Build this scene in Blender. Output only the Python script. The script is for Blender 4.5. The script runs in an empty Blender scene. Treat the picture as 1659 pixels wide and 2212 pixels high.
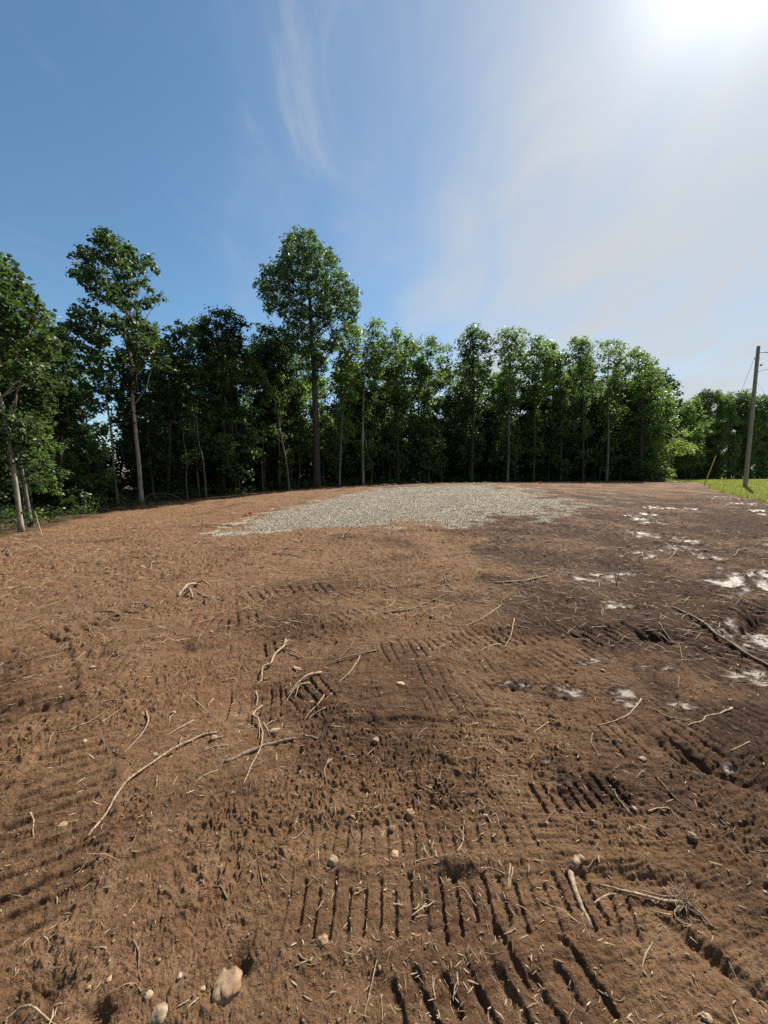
import bpy, math, random
import numpy as np
from mathutils import Vector

random.seed(7)
RNG = np.random.default_rng(11)
SC = bpy.context.scene
COL = SC.collection
R = math.radians

# ------------------------------------------------------------------ camera
EYE = 1.60
PITCH = R(5.9)
FPX = 831.0            # focal length in the pixels I measured the photo in (1659 x 2212)
CX, CY = 829.5, 1106.0
SUN_AZ, SUN_EL = R(41.0), R(46.0)
SUN = Vector((math.sin(SUN_AZ) * math.cos(SUN_EL), math.cos(SUN_AZ) * math.cos(SUN_EL), math.sin(SUN_EL)))

# ------------------------------------------------------------------ noise
def _hash(ix, iy, seed):
    h = (ix.astype(np.int64) * 374761393 + iy.astype(np.int64) * 668265263 + seed * 974634777) & 0xFFFFFFFF
    h = ((h ^ (h >> 13)) * 1274126177) & 0xFFFFFFFF
    h = ((h ^ (h >> 16)) * 2246822519) & 0xFFFFFFFF
    return ((h ^ (h >> 15)) & 0xFFFFFF) / float(0xFFFFFF)

def pn(x, y, seed=0):
    x0 = np.floor(x); y0 = np.floor(y)
    fx = x - x0; fy = y - y0
    u = fx * fx * fx * (fx * (fx * 6 - 15) + 10); v = fy * fy * fy * (fy * (fy * 6 - 15) + 10)
    def g(ox, oy):
        a = _hash(x0 + ox, y0 + oy, seed) * 2 * np.pi
        return np.cos(a) * (fx - ox) + np.sin(a) * (fy - oy)
    a = g(0, 0); b = g(1, 0); c = g(0, 1); d = g(1, 1)
    return 1.4 * ((a * (1 - u) + b * u) * (1 - v) + (c * (1 - u) + d * u) * v)

def fbm(x, y, seed=0, octaves=3, gain=0.5):
    s = np.zeros_like(x); a = 1.0
    for o in range(octaves):
        s += a * pn(x, y, seed + o * 17)
        x = x * 2.03 + 3.1; y = y * 2.03 - 1.7; a *= gain
    return s

def worley(x, y, seed=0):
    x0 = np.floor(x); y0 = np.floor(y)
    best = np.full(x.shape, 9.0); val = np.zeros_like(x)
    for ox in (-1, 0, 1):
        for oy in (-1, 0, 1):
            cx = x0 + ox; cy = y0 + oy
            d = (cx + _hash(cx, cy, seed) - x) ** 2 + (cy + _hash(cx, cy, seed + 5) - y) ** 2
            m = d < best
            best = np.where(m, d, best); val = np.where(m, _hash(cx, cy, seed + 9), val)
    return np.sqrt(best), val

def sstep(a, b, x):
    t = np.clip((x - a) / (b - a), 0, 1)
    return t * t * (3 - 2 * t)

# ------------------------------------------------------------------ base terrain: thin plate spline through surveyed heights
CP = np.array([
    (0, 0, 0), (-3, 3, 0), (3, 3, 0), (0, 6, 0.0), (6, 5, .02), (10, 8, .06), (-6, 6, -.08), (-12.5, 12.5, -.55), (-12, 6, -.45),
    (-15, 24, -.52), (-13, 29, -.35), (-9, 33, -.05), (-4, 10, -.04), (0, 10, .04), (4, 10, .06), (-3, 16, .10), (-8, 20, -.2),
    (1, 20, .36), (4, 27, .64), (8, 29, .70), (12, 30, .62), (1, 29, .5), (0, 40, .30), (9, 46, .35), (24, 47, .42), (20, 20, .30),
    (12, 20, .40), (16, 16, .30), (28, 30, .45), (39, 50, .46), (60, 70, .5), (20, 38, .48), (-30, 30, -.6), (-25, 5, -.8), (0, 80, .4), (-40, 60, -.4),
    (80, 40, .5), (40, 10, .4), (0, -10, 0), (-20, -10, -.4), (20, -10, .1), (100, 100, .5), (-60, 100, -.3)], float)
def _tps(r2):
    return np.where(r2 > 1e-9, r2 * np.log(np.maximum(r2, 1e-9)), 0.0)
def _solve():
    P = CP[:, :2]; n = len(P)
    K = _tps(((P[:, None] - P[None]) ** 2).sum(-1)) + np.eye(n) * 2.0
    A = np.zeros((n + 3, n + 3)); A[:n, :n] = K; A[:n, n] = 1; A[:n, n + 1:] = P; A[n, :n] = 1; A[n + 1:, :n] = P.T
    b = np.zeros(n + 3); b[:n] = CP[:, 2]
    return np.linalg.solve(A, b)
_W = _solve()
def base_h(x, y):
    x = np.asarray(x, float); y = np.asarray(y, float)
    z = _W[len(CP)] + _W[len(CP) + 1] * x + _W[len(CP) + 2] * y
    for i in range(len(CP)):
        z = z + _W[i] * _tps((x - CP[i, 0]) ** 2 + (y - CP[i, 1]) ** 2)
    d = np.sqrt(x * x + y * y)
    f = 1 - sstep(70, 140, d)
    return z * f + 0.35 * (1 - f)

CAMZ = EYE + float(base_h(0.0, 0.0))
def ray(px, py):
    x = (px - CX) / FPX; u = -(py - CY) / FPX
    return np.array((x, math.cos(PITCH) + u * math.sin(PITCH), -math.sin(PITCH) + u * math.cos(PITCH)))
def gp(px, py):
    """ground point seen at a photo pixel"""
    d = ray(px, py); t = np.concatenate((np.arange(.5, 12, .05), np.arange(12, 90, .25)))
    dz = CAMZ + t * d[2] - base_h(t * d[0], t * d[1])
    k = np.argmax(dz < 0) if (dz < 0).any() else len(t) - 1
    a, b = t[max(k - 1, 0)], t[k]
    for _ in range(25):
        m = (a + b) / 2
        if CAMZ + m * d[2] - base_h(m * d[0], m * d[1]) < 0: b = m
        else: a = m
    return np.array((a * d[0], a * d[1]))
def at(px, py, Y):
    """point at world depth Y seen at a photo pixel"""
    d = ray(px, py); t = Y / d[1]
    return np.array((t * d[0], Y, CAMZ + t * d[2]))

# frames of the enlargements the traces were read from: (x0, y0, scale)
FR = dict(P=(0, 0, 1), A=(0, 1020, .5), B=(829.5, 1020, .5), C=(0, 1469, .5), D=(829.5, 1469, .5), E=(345.7, 1348, .3125),
          F=(1192.4, 1814.6, .2813), G=(1348, 1149, .1875), H=(0, 1901, .3125), J=(0, 432, .3516), K=(414.7, 432, .3516),
          M=(829.5, 604.8, .2734), N=(1244.2, 691.2, .25), Q=(1503.5, 725.8, .164))
def fr(k, x, y):
    f = FR[k]; return f[0] + x * f[2], f[1] + y * f[2]
def gpl(k, pts):
    return np.array([gp(*fr(k, *p)) for p in pts])

# ------------------------------------------------------------------ tread marks left by the tracked machines: path, width, bar pitch, depth
TR = []
def track(k, pts, width, pitch, depth, keep=0.5, skew=0.0):
    P = gpl(k, pts); far = P[:, 1].mean() > 2.0; TR.append((P, width, pitch, depth * (.66 if far else .78), keep + (.2 if far else .0), skew, len(TR)))
track('P', [(600, 1955), (1000, 1952), (1300, 1945), (1420, 1985)], .23, .058, .021, 1.6)
track('P', [(620, 1815), (900, 1812), (1180, 1800)], .19, .058, .014, .85)
track('P', [(845, 2215), (960, 2140), (1120, 2050)], .22, .080, .024, .95)
track('P', [(1010, 2290), (1120, 2190), (1300, 2075)], .24, .085, .026, 1.0)
track('P', [(1380, 2250), (1500, 2110), (1560, 1960)], .22, .080, .012, .22)
track('P', [(20, 2060), (85, 1880), (140, 1700), (180, 1580)], .42, .095, .026, .80)
track('P', [(330, 2000), (300, 1850), (330, 1700)], .30, .09, .012, .45)
track('P', [(50, 1560), (60, 1460), (55, 1370)], .60, .150, .050, 1.2)
track('P', [(100, 1375), (200, 1345), (300, 1305)], .40, .12, .034, .85)
track('P', [(90, 1420), (230, 1395), (420, 1385)], .35, .12, .026, .45)
track('P', [(400, 1345), (480, 1340), (560, 1330)], .42, .095, .034, .70)
track('P', [(530, 1290), (620, 1275), (720, 1262)], .48, .11, .036, .75)
track('P', [(560, 1400), (620, 1390), (720, 1400)], .36, .09, .034, .70)
track('P', [(480, 1520), (620, 1500), (720, 1470)], .40, .07, .030, .55)
track('P', [(700, 1340), (860, 1300), (1000, 1255)], .38, .10, .026, .55)
track('P', [(820, 1222), (900, 1228), (1000, 1240)], .40, .13, .030, .85)
track('P', [(800, 1410), (940, 1395), (1090, 1365), (1200, 1350)], .38, .085, .026, .75)
track('P', [(1050, 1385), (1180, 1365), (1300, 1345)], .38, .09, .030, .70)
track('P', [(1240, 1375), (1340, 1365), (1420, 1350)], .46, .11, .050, .85)
track('P', [(1130, 1430), (1240, 1410), (1330, 1400)], .36, .09, .024, .6)
track('P', [(1340, 1310), (1400, 1290), (1460, 1275)], .55, .09, .026, .70)
track('P', [(1320, 1200), (1420, 1178), (1480, 1160)], .55, .14, .034, .85)
track('P', [(1150, 1730), (1260, 1715), (1340, 1700)], .20, .06, .026, .85)
track('P', [(1480, 1400), (1580, 1340), (1680, 1290)], .5, .11, .04, .7)
track('P', [(1560, 1440), (1640, 1380), (1720, 1330)], .5, .11, .045, .8)
track('P', [(1500, 1300), (1600, 1255), (1700, 1215)], .5, .12, .045, .8)
track('P', [(1480, 1195), (1560, 1215), (1640, 1250)], .5, .12, .04, .6)
track('P', [(1240, 1120), (1330, 1110), (1420, 1100), (1520, 1075)], .5, .14, .04, .6)
track('P', [(650, 1160), (800, 1170), (1000, 1185)], .45, .13, .024, .5)
track('P', [(250, 1220), (420, 1205), (600, 1190)], .45, .12, .022, .4)
track('P', [(20, 1300), (160, 1270), (330, 1240)], .45, .12, .022, .45)
track('P', [(900, 1520), (1050, 1500), (1200, 1470)], .35, .07, .018, .4)
track('P', [(1420, 1620), (1520, 1580), (1640, 1520)], .35, .075, .020, .42)
track('P', [(1400, 1780), (1500, 1700), (1640, 1630)], .30, .07, .014, .30)
track('P', [(1480, 2020), (1560, 1900), (1650, 1800)], .28, .07, .012, .28)

for a in ([(0, 1235), (200, 1205), (420, 1180)], [(120, 1450), (330, 1430), (560, 1395)], [(650, 1300), (820, 1262), (1010, 1215)], [(980, 1300), (1140, 1268), (1300, 1235)], [(700, 1440), (900, 1452), (1100, 1440)],
          [(300, 1560), (470, 1600), (620, 1680)], [(1000, 1190), (1200, 1165), (1380, 1150)], [(1150, 1560), (1300, 1585), (1460, 1580)], [(600, 1230), (800, 1205), (1050, 1200)], [(1080, 1120), (1230, 1100), (1400, 1085)]):
    track('P', a, .42, .11 if gp(*a[1])[1] > 4 else .075, .024, .32)

# pits, ruts and heaps: frame, centre, radii along/across (m), depth (+ up), turn
DENTS = []
def dent(px, py, rx, ry, dz, rot=0.0):
    c = gp(px, py); DENTS.append((c[0], c[1], rx, ry, dz, rot))
dent(512, 2082, .05, .04, -.05); dent(1402, 1362, .16, .10, -.12, .2); dent(1437, 1375, .13, .08, -.10, .3)
dent(1000, 1893, .06, .018, -.024); dent(985, 1862, .09, .03, .022); dent(1390, 1895, .2, .03, -.028, -.1); dent(1360, 1862, .3, .04, .02, -.1)
dent(420, 1390, .20, .09, -.06, .2); dent(200, 1408, .28, .07, -.05, -.15); dent(1540, 1080, .9, .2, -.08, -.3)
dent(580, 1500, .28, .14, -.06, .4); dent(560, 1545, .2, .1, -.05, .3); dent(1640, 1330, .5, .12, -.14, .5); dent(1600, 1300, .5, .14, .05, .5)
dent(1650, 1345, .5, .10, -.12, .4); dent(780, 1500, .14, .09, -.06); dent(700, 1360, .3, .16, -.05, .5); dent(900, 1265, .6, .07, -.05, .3)
dent(1500, 1620, .35, .10, -.05, -.6); dent(1560, 1660, .3, .08, -.07, -.6); dent(1610, 2120, .16, .03, -.03, -.9); dent(1540, 2060, .16, .03, -.02, -.9)
dent(1470, 1965, .08, .03, -.02, -.7); dent(30, 2190, .10, .05, -.07, .6); dent(205, 2190, .05, .03, -.04); dent(60, 1520, .35, .08, -.06)
dent(870, 1560, .4, .06, -.04, .05); dent(1010, 1110, 1.2, .25, -.05, .4); dent(880, 1150, 1.1, .12, .06, .1); dent(1300, 1250, .5, .2, -.03)
dent(680, 1790, .16, .05, -.03, .2); dent(800, 2110, .06, .05, -.03)

# places where wet clay was smeared smooth: px, py, length, width, turn
WET = []
def wet(px, py, rx, ry, rot=0.0):
    c = gp(px, py); WET.append((c[0], c[1], rx, ry, rot))
for w in [(1392, 1123, .55, 1.1, -.2), (1400, 1112, .5, .7, .3), (1378, 1152, .45, .7, .1), (1395, 1160, .35, .6, 0), (1495, 1168, .35, .55, .3), (1480, 1183, .35, .35, .2),
          (1535, 1203, .33, .35, .2), (1520, 1200, .2, .35, 0), (1590, 1255, .55, .42, .2), (1645, 1240, .5, .5, .3), (1640, 1268, .5, .35, .1), (1545, 1254, .3, .12, 0),
          (1590, 1345, .33, .22, .4), (1625, 1370, .4, .25, .3), (1650, 1390, .35, .2, .3), (1575, 1360, .25, .2, .3), (1285, 1252, .42, .28, .1), (1300, 1238, .3, .2, 0),
          (1230, 1495, .14, .11, .2), (1345, 1497, .12, .10, .1), (1352, 1520, .11, .07, 0), (1205, 1500, .09, .08, 0), (1480, 1525, .14, .06, .2), (1225, 1690, .045, .06, 0), (1222, 1720, .04, .05, 0), (1178, 1650, .05, .03, 0), (1578, 1640, .07, .04, 0),
          (1450, 1185, .5, .25, .1), (1400, 1195, .6, .2, 0), (1380, 1205, .5, .2, .1), (1550, 1073, 1.6, .45, -.35), (1575, 1079, 1.4, .4, -.35), (1605, 1088, 1.5, .4, -.4), (1645, 1104, 1.0, .4, -.4), (1620, 1092, 1.4, .3, -.4), (1655, 1110, .9, .3, -.4),
          (1440, 1098, .9, .5, -.1), (1470, 1100, .9, .4, -.1), (1400, 1095, .8, .4, 0), (1700, 1260, .7, .5, .2), (1700, 1390, .5, .3, .2), (1600, 1450, .3, .12, .2), (1640, 1470, .3, .1, .2), (1350, 1235, .3, .15, 0),
          (1330, 1305, .25, .15, .1), (1700, 1180, .8, .4, .2), (1120, 1480, .18, .07, 0), (1290, 1425, .2, .06, .2), (1420, 1440, .25, .06, .1)]:
    wet(*w)

GRAVEL = gpl('P', [(500, 1150), (540, 1128), (600, 1108), (700, 1082), (830, 1056), (960, 1049), (1080, 1046), (1175, 1047), (1240, 1060), (1320, 1062), (1400, 1070), (1350, 1088),
                   (1250, 1104), (1150, 1120), (1060, 1105), (1010, 1122), (1000, 1136), (900, 1128), (790, 1136), (690, 1138), (600, 1145)])
EDGE = np.array([(-11.0, -16), (-12.0, -4), (-12.6, 4), (-12.6, 12.5), (-13.8, 17), (-15.2, 24), (-13.4, 29.5), (-9.3, 34), (-1.6, 41), (9.2, 46.5), (24, 49.5), (36, 51), (46, 62)], float)
LAWN = np.array([tuple(gp(1512, 1043)), tuple(gp(1535, 1055)), tuple(gp(1575, 1068)), tuple(gp(1659, 1087)), (30, 17), (60, 12), (130, 10), (130, 140), (40, 140), (46, 62), (37, 50)], float)

def poly_sd(P, x, y):
    """signed distance to a closed polygon, positive inside"""
    d = np.full(x.shape, 1e9); ins = np.zeros(x.shape, bool)
    n = len(P)
    for i in range(n):
        ax, ay = P[i]; bx, by = P[(i + 1) % n]
        ex, ey = bx - ax, by - ay
        t = np.clip(((x - ax) * ex + (y - ay) * ey) / (ex * ex + ey * ey + 1e-12), 0, 1)
        d = np.minimum(d, (x - ax - t * ex) ** 2 + (y - ay - t * ey) ** 2)
        c = ((ay > y) != (by > y))
        with np.errstate(divide='ignore', invalid='ignore'):
            xi = ax + (y - ay) * ex / (ey if abs(ey) > 1e-9 else 1e-9)
        ins ^= c & (x < xi)
    return np.where(ins, 1, -1) * np.sqrt(d)
FOREST = np.concatenate((EDGE, np.array([(46, 140), (-120, 140), (-120, -16)], float)))

def tread(x, y):
    dz = np.zeros_like(x); flat = np.zeros_like(x)
    for P, w, pitch, dep, keep, skew, sd in TR:
        lo = P.min(0) - w - .2; hi = P.max(0) + w + .2
        m = (x > lo[0]) & (x < hi[0]) & (y > lo[1]) & (y < hi[1])
        if not m.any(): continue
        X = x[m]; Y = y[m]
        bd = np.full(X.shape, 1e9); bs = np.zeros_like(X); bl = np.zeros_like(X); s0 = 0.0
        tot = sum(np.hypot(*(P[i + 1] - P[i])) for i in range(len(P) - 1))
        for i in range(len(P) - 1):
            a = P[i]; e = P[i + 1] - a; L = np.hypot(*e)
            t = ((X - a[0]) * e[0] + (Y - a[1]) * e[1]) / (L * L)
            tc = np.clip(t, 0, 1)
            dd = np.hypot(X - a[0] - tc * e[0], Y - a[1] - tc * e[1])
            k = dd < bd
            bd = np.where(k, dd, bd); bs = np.where(k, s0 + tc * L, bs)
            bl = np.where(k, (e[0] * (Y - a[1]) - e[1] * (X - a[0])) / L, bl)
            s0 += L
        wob = .12 * pn(X * 4, Y * 4, sd + 40) + .08 * pn(X * 22, Y * 22, sd + 41)
        ph = bs / pitch + wob + skew * bl / pitch
        fl = np.floor(ph); f = np.abs(ph - fl - .5) * 2     # 0 in the middle of a bar mark
        b1 = _hash(fl, fl * 0 + sd, 3); b2 = _hash(fl, fl * 0 + sd, 4); b3 = _hash(fl, fl * 0 + sd, 5)
        groove = (1 - (sstep(.24 + .08 * b2, .46 + .12 * b2, f) if pitch > .088 else sstep(.03 + .06 * b2, .46 + .12 * b2, f))) * (.45 + .6 * b1 ** max(.25, 1.3 - keep))
        groove *= sstep(-w * .52 + .3 * w * b2 ** 3, -w * .44 + .3 * w * b2 ** 3, bl + .02 * pn(X * 30, Y * 30, sd + 7)) * (1 - sstep(w * .44 - .3 * w * b3 ** 3, w * .52 - .3 * w * b3 ** 3, bl))
        inside = 1 - sstep(w / 2 - .015, w / 2 + .02, bd + .03 * pn(X * 9, Y * 9, sd))
        endm = sstep(0, .05 * tot, bs) * (1 - sstep(.95 * tot, tot, bs))
        live = sstep(-.10, .35, (keep - .5) * 1.5 + .6 * fbm(X * 2.6, Y * 2.6, sd + 90, 3) + .10)
        berm = np.exp(-((bd - w / 2 - .03) / .03) ** 2) * .3
        z = (-groove * dep - .25 * dep + berm * 0) * inside * live * endm + berm * dep * live * endm
        dz[m] += z
        flat[m] = np.maximum(flat[m], inside * live * endm)
    return dz, flat

def detail(x, y):
    """returns the extra height and the surface masks"""
    sd_f = poly_sd(FOREST, x, y); sd_g = poly_sd(GRAVEL, x, y); sd_l = poly_sd(LAWN, x, y)
    wob = fbm(x * 1.1, y * 1.1, 3, 3)
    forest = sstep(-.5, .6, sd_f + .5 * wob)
    gravel = sstep(-.8, .9, sd_g + .25 + .9 * wob + .5 * pn(x * 3, y * 3, 8))
    thin = 1 - .86 * sstep(3, 11, x)                    # the stone thins out to the right of the pad
    gravel = gravel * np.clip(thin + .5 * fbm(x * .9, y * .9, 21, 3), .0, 1)
    grass = sstep(-.25, .25, sd_l + .35 * wob)
    bare = (1 - forest) * (1 - grass)
    r = np.sqrt(x * x + y * y)
    # shape of the ground
    z = .035 * fbm(x / 2.2, y / 2.2, 50, 2) * np.clip(r / 3, .4, 1.6) + .014 * fbm(x / .7, y / .7, 53, 2)
    tz, flat = tread(x, y)
    for cx, cy, rx, ry, dz, rot in DENTS:
        c, s = math.cos(rot), math.sin(rot); R_ = max(rx, ry) * 2.6
        m = (np.abs(x - cx) < R_) & (np.abs(y - cy) < R_)
        if m.any():
            X = x[m] - cx; Y = y[m] - cy
            u = (X * c + Y * s) / rx; v = (-X * s + Y * c) / ry
            q = u * u + v * v + .5 * fbm(x[m] * 7, y[m] * 7, 77, 2)
            z[m] += dz * np.exp(-np.clip(q, 0, 40))
    wetm = np.zeros_like(x); ring = np.zeros_like(x)
    for cx, cy, rx, ry, rot in WET:
        c, s = math.cos(rot), math.sin(rot); R_ = max(rx, ry) * 2.2
        m = (np.abs(x - cx) < R_) & (np.abs(y - cy) < R_)
        if m.any():
            X = x[m] - cx; Y = y[m] - cy
            u = (X * c + Y * s) / rx; v = (-X * s + Y * c) / ry
            sc = 5.0 / min(1.0, max(.25, (rx + ry)))
            q = 1 - np.sqrt(u * u + v * v) + .75 * fbm(x[m] * sc * .6, y[m] * sc, 61, 3)
            wetm[m] = np.maximum(wetm[m], sstep(.18, .85, q)); ring[m] = np.maximum(ring[m], sstep(-.45, .15, q))
    wetm *= sstep(-.45, .15, pn((x - .7 * y) * 5, (y + .7 * x) * 1.6, 63) + .45 * pn(x * 13, y * 30, 64)) * bare
    # crumbs and clods
    loose = sstep(-.2, .5, fbm(x * .8, y * .8, 31, 3)) * (1 - .65 * flat)
    w1, v1 = worley(x / .075 + .3 * pn(x * 20, y * 20, 1), y / .075, 2)
    w2, v2 = worley(x / .030, y / .030, 4)
    w3, v3 = worley(x / .014, y / .014, 6)
    wx = x + .05 * pn(x * 5, y * 5, 81) + .012 * pn(x * 23, y * 23, 88); wy = y + .05 * pn(x * 5, y * 5, 82) + .012 * pn(x * 23, y * 23, 89)
    rg = np.zeros_like(x)
    for q, (wl, am) in enumerate(((.13, .016), (.062, .018), (.032, .023), (.016, .0145))):
        a = np.abs(pn(wx / wl, wy / wl, 83 + q)); b = pn(wx / wl * 1.13, wy / wl * 1.13, 183 + q)
        rg += am * (a * sstep(-.5, .5, b) - .16)
    cl = rg * (.45 + .80 * loose) * (1 - .35 * flat) + np.clip(.6 - w2, 0, 1) * v2 ** 4 * .020 * loose + np.clip(.6 - w3, 0, 1) * v3 ** 2 * .010
    # scuffs dragged by the bucket and tracks
    a = .35 + .9 * pn(x * .35, y * .35, 71)
    u = x * np.cos(a) + y * np.sin(a); v = -x * np.sin(a) + y * np.cos(a)
    sc = pn(u / .09, v / .022, 73) * .0065 + pn(u / .3, v / .06, 74) * .010
    rough = np.clip(.72 + .45 * r / 5, .7, 2.1)           # far ground is rougher in the photo
    far = (.045 * np.abs(pn(x / .16, y / .14, 91)) + .04 * np.abs(pn(x / .45, y / .2, 92))) * sstep(3, 9, r)
    z2 = (cl + sc) * rough + far
    z2 = z2 * (1 - .92 * wetm)
    z = z + tz * (1 - .3 * wetm) + z2 * (.3 + .7 * bare) * (1 - .55 * gravel) - .012 * wetm
    z = z * (1 - .6 * grass)
    z += forest * (.05 * fbm(x * 1.5, y * 1.5, 15, 2))
    z += gravel * .012 * fbm(x * 7, y * 7, 18, 2)
    damp = sstep(-.25, .5, fbm(x * .55 + 3, y * .55, 33, 3) + .25 * sstep(-1, 3, x) * sstep(1.2, 3, y) - .1 - .28 * sstep(.5, -2.5, x) * sstep(1.9, 3.2, y) + .22 * sstep(2.9, 1.7, y))
    damp = np.maximum(damp * .8, sstep(-.1, .6, .25 * flat + .5 * fbm(x * 2, y * 2, 35, 2) - .2) * .6)
    zone = sstep(-.2, .9, x - .20 * y - .25 + .7 * wob) * sstep(1.45, 2.1, y + .2 * wob) * (1 - sstep(16, 24, y))
    damp = np.clip(damp * .85 + zone * (.50 + .40 * fbm(x * 1.6, y * 1.6, 37, 3)), 0, 1)
    damp = np.clip(np.maximum(damp, ring * .95), 0, 1)
    return z, dict(damp=np.clip(damp, 0, 1), gravel=gravel, grass=grass, forest=forest, wet=wetm)

def ground_h(x, y):
    x = np.atleast_1d(np.asarray(x, float)); y = np.atleast_1d(np.asarray(y, float))
    return base_h(x, y) + detail(x, y)[0]

# ------------------------------------------------------------------ node helpers and materials
def mat(name):
    m = bpy.data.materials.new(name); m.use_nodes = True
    nt = m.node_tree; nt.nodes.clear()
    return m, nt
class NT:
    def __init__(s, nt): s.nt = nt
    def n(s, t, **k):
        o = s.nt.nodes.new(t)
        for a, v in k.items():
            if a == 'inp':
                for q, w in v.items():
                    if isinstance(w, bpy.types.NodeSocket): s.nt.links.new(w, o.inputs[q])
                    else: o.inputs[q].default_value = w
            else: setattr(o, a, v)
        return o
    def math(s, op, a, b=None, c=None, clamp=False):
        o = s.n('ShaderNodeMath', operation=op, use_clamp=clamp)
        for i, v in enumerate((a, b, c)):
            if v is None: continue
            if isinstance(v, bpy.types.NodeSocket): s.nt.links.new(v, o.inputs[i])
            else: o.inputs[i].default_value = v
        return o.outputs[0]
    def mix(s, f, a, b, mode='MIX'):
        o = s.n('ShaderNodeMix', data_type='RGBA', blend_type=mode)
        for i, v in ((0, f), (6, a), (7, b)):
            if isinstance(v, bpy.types.NodeSocket): s.nt.links.new(v, o.inputs[i])
            else: o.inputs[i].default_value = v if i == 0 else (*v, 1)[:4]
        return o.outputs[2]
    def noise(s, vec, scale, detail=4, rough=.55, dist=0.0):
        o = s.n('ShaderNodeTexNoise', inp={'Scale': scale, 'Detail': detail, 'Roughness': rough, 'Distortion': dist})
        if vec is not None: s.nt.links.new(vec, o.inputs['Vector'])
        return o.outputs[0]
    def ramp(s, f, stops, interp='LINEAR'):
        o = s.n('ShaderNodeValToRGB'); cr = o.color_ramp; cr.interpolation = interp
        while len(cr.elements) < len(stops): cr.elements.new(.5)
        for e, (p, c) in zip(cr.elements, stops):
            e.position = p; e.color = (*c, 1) if len(c) == 3 else c
        s.nt.links.new(f, o.inputs[0]); return o.outputs[0]
    def step(s, f, a, b):
        o = s.n('ShaderNodeMapRange', interpolation_type='SMOOTHSTEP', inp={1: a, 2: b, 3: 0.0, 4: 1.0})
        s.nt.links.new(f, o.inputs[0]); return o.outputs[0]
    def attr(s, name): return s.n('ShaderNodeAttribute', attribute_name=name)
    def out(s, sh):
        o = s.n('ShaderNodeOutputMaterial'); s.nt.links.new(sh, o.inputs[0])

def ground_material():
    m, nt = mat('bare_soil'); N = NT(nt)
    geo = N.n('ShaderNodeNewGeometry'); pos = geo.outputs['Position']
    A = {k: N.attr(k).outputs['Fac'] for k in ('damp', 'gravel', 'grass', 'forest', 'wet')}
    n1 = N.noise(pos, .9, 5); n2 = N.noise(pos, 6, 5, .6); n3 = N.noise(pos, 45, 4, .65); n4 = N.noise(pos, 180, 3, .7)
    dry = N.ramp(n1, [(.32, (.148, .080, .042)), (.5, (.190, .108, .056)), (.68, (.180, .090, .048))])
    dry = N.mix(N.step(n2, .45, .75), dry, (.245, .152, .085))
    wetc = N.ramp(n2, [(.3, (.033, .0165, .0095)), (.7, (.070, .036, .021))])
    mp = N.n('ShaderNodeMapping', inp={'Vector': pos, 'Scale': (1, 1.6, 1), 'Rotation': (0, 0, .25)}).outputs[0]
    n5 = N.noise(mp, 14, 6, .7, .4)
    f = N.math('ADD', N.math('ADD', A['damp'], N.math('MULTIPLY', N.math('SUBTRACT', n3, .5), .9)), N.math('MULTIPLY', N.math('SUBTRACT', n5, .5), 2.2), clamp=True)
    soil = N.mix(f, dry, wetc)
    # mineral grain: small pale crumbs; crevice shade painted dark into the bump's low spots
    soil = N.mix(N.math('MULTIPLY', N.step(n4, .58, .75), .45), soil, (.30, .20, .12))
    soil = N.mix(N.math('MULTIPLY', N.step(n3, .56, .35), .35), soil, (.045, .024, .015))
    vor = N.n('ShaderNodeTexVoronoi', inp={'Vector': pos, 'Scale': 38.0, 'Randomness': 1.0})
    gcol = N.ramp(N.n('ShaderNodeSeparateColor', inp={0: vor.outputs['Color']}).outputs[0], [(0, (.17, .145, .105)), (.5, (.31, .275, .21)), (1, (.44, .40, .31))])
    gm = N.step(N.math('ADD', A['gravel'], N.math('MULTIPLY', N.math('SUBTRACT', n2, .5), .9)), .22, .72)
    soil = N.mix(gm, soil, gcol)
    # slick smeared clay, its sun and sky glare painted in as a pale colour
    soil = N.mix(N.math('MULTIPLY', A['wet'], .9), soil, N.mix(n2, (.17, .130, .102), (.33, .265, .22)))
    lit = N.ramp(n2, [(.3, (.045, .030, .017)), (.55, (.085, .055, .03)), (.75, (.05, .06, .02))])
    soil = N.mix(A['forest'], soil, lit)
    gr = N.ramp(n2, [(.3, (.17, .21, .04)), (.7, (.24, .27, .06))])
    soil = N.mix(A['grass'], soil, gr)
    rough = N.math('SUBTRACT', .93, N.math('MULTIPLY', A['wet'], .45))
    b0 = N.n('ShaderNodeBump', inp={'Strength': 1.0, 'Distance': .03, 'Height': n5})
    b1 = N.n('ShaderNodeBump', inp={'Strength': 1.0, 'Distance': .015, 'Height': n3, 'Normal': b0.outputs[0]})
    b2 = N.n('ShaderNodeBump', inp={'Strength': .9, 'Distance': .004, 'Height': n4, 'Normal': b1.outputs[0]})
    dist = N.math('MULTIPLY', gm, .02)
    b3 = N.n('ShaderNodeBump', invert=True, inp={'Strength': .8, 'Distance': dist, 'Height': vor.outputs['Distance'], 'Normal': b2.outputs[0]})
    nv = N.n('ShaderNodeMix', data_type='VECTOR', inp={0: N.math('MULTIPLY', A['wet'], .35), 4: b3.outputs[0], 5: geo.outputs['Normal']}); nrm = nv.outputs[1]
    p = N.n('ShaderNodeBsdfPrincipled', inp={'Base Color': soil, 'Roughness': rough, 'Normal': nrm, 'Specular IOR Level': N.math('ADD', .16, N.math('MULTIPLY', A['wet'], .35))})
    N.out(p.outputs[0]); return m

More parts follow.
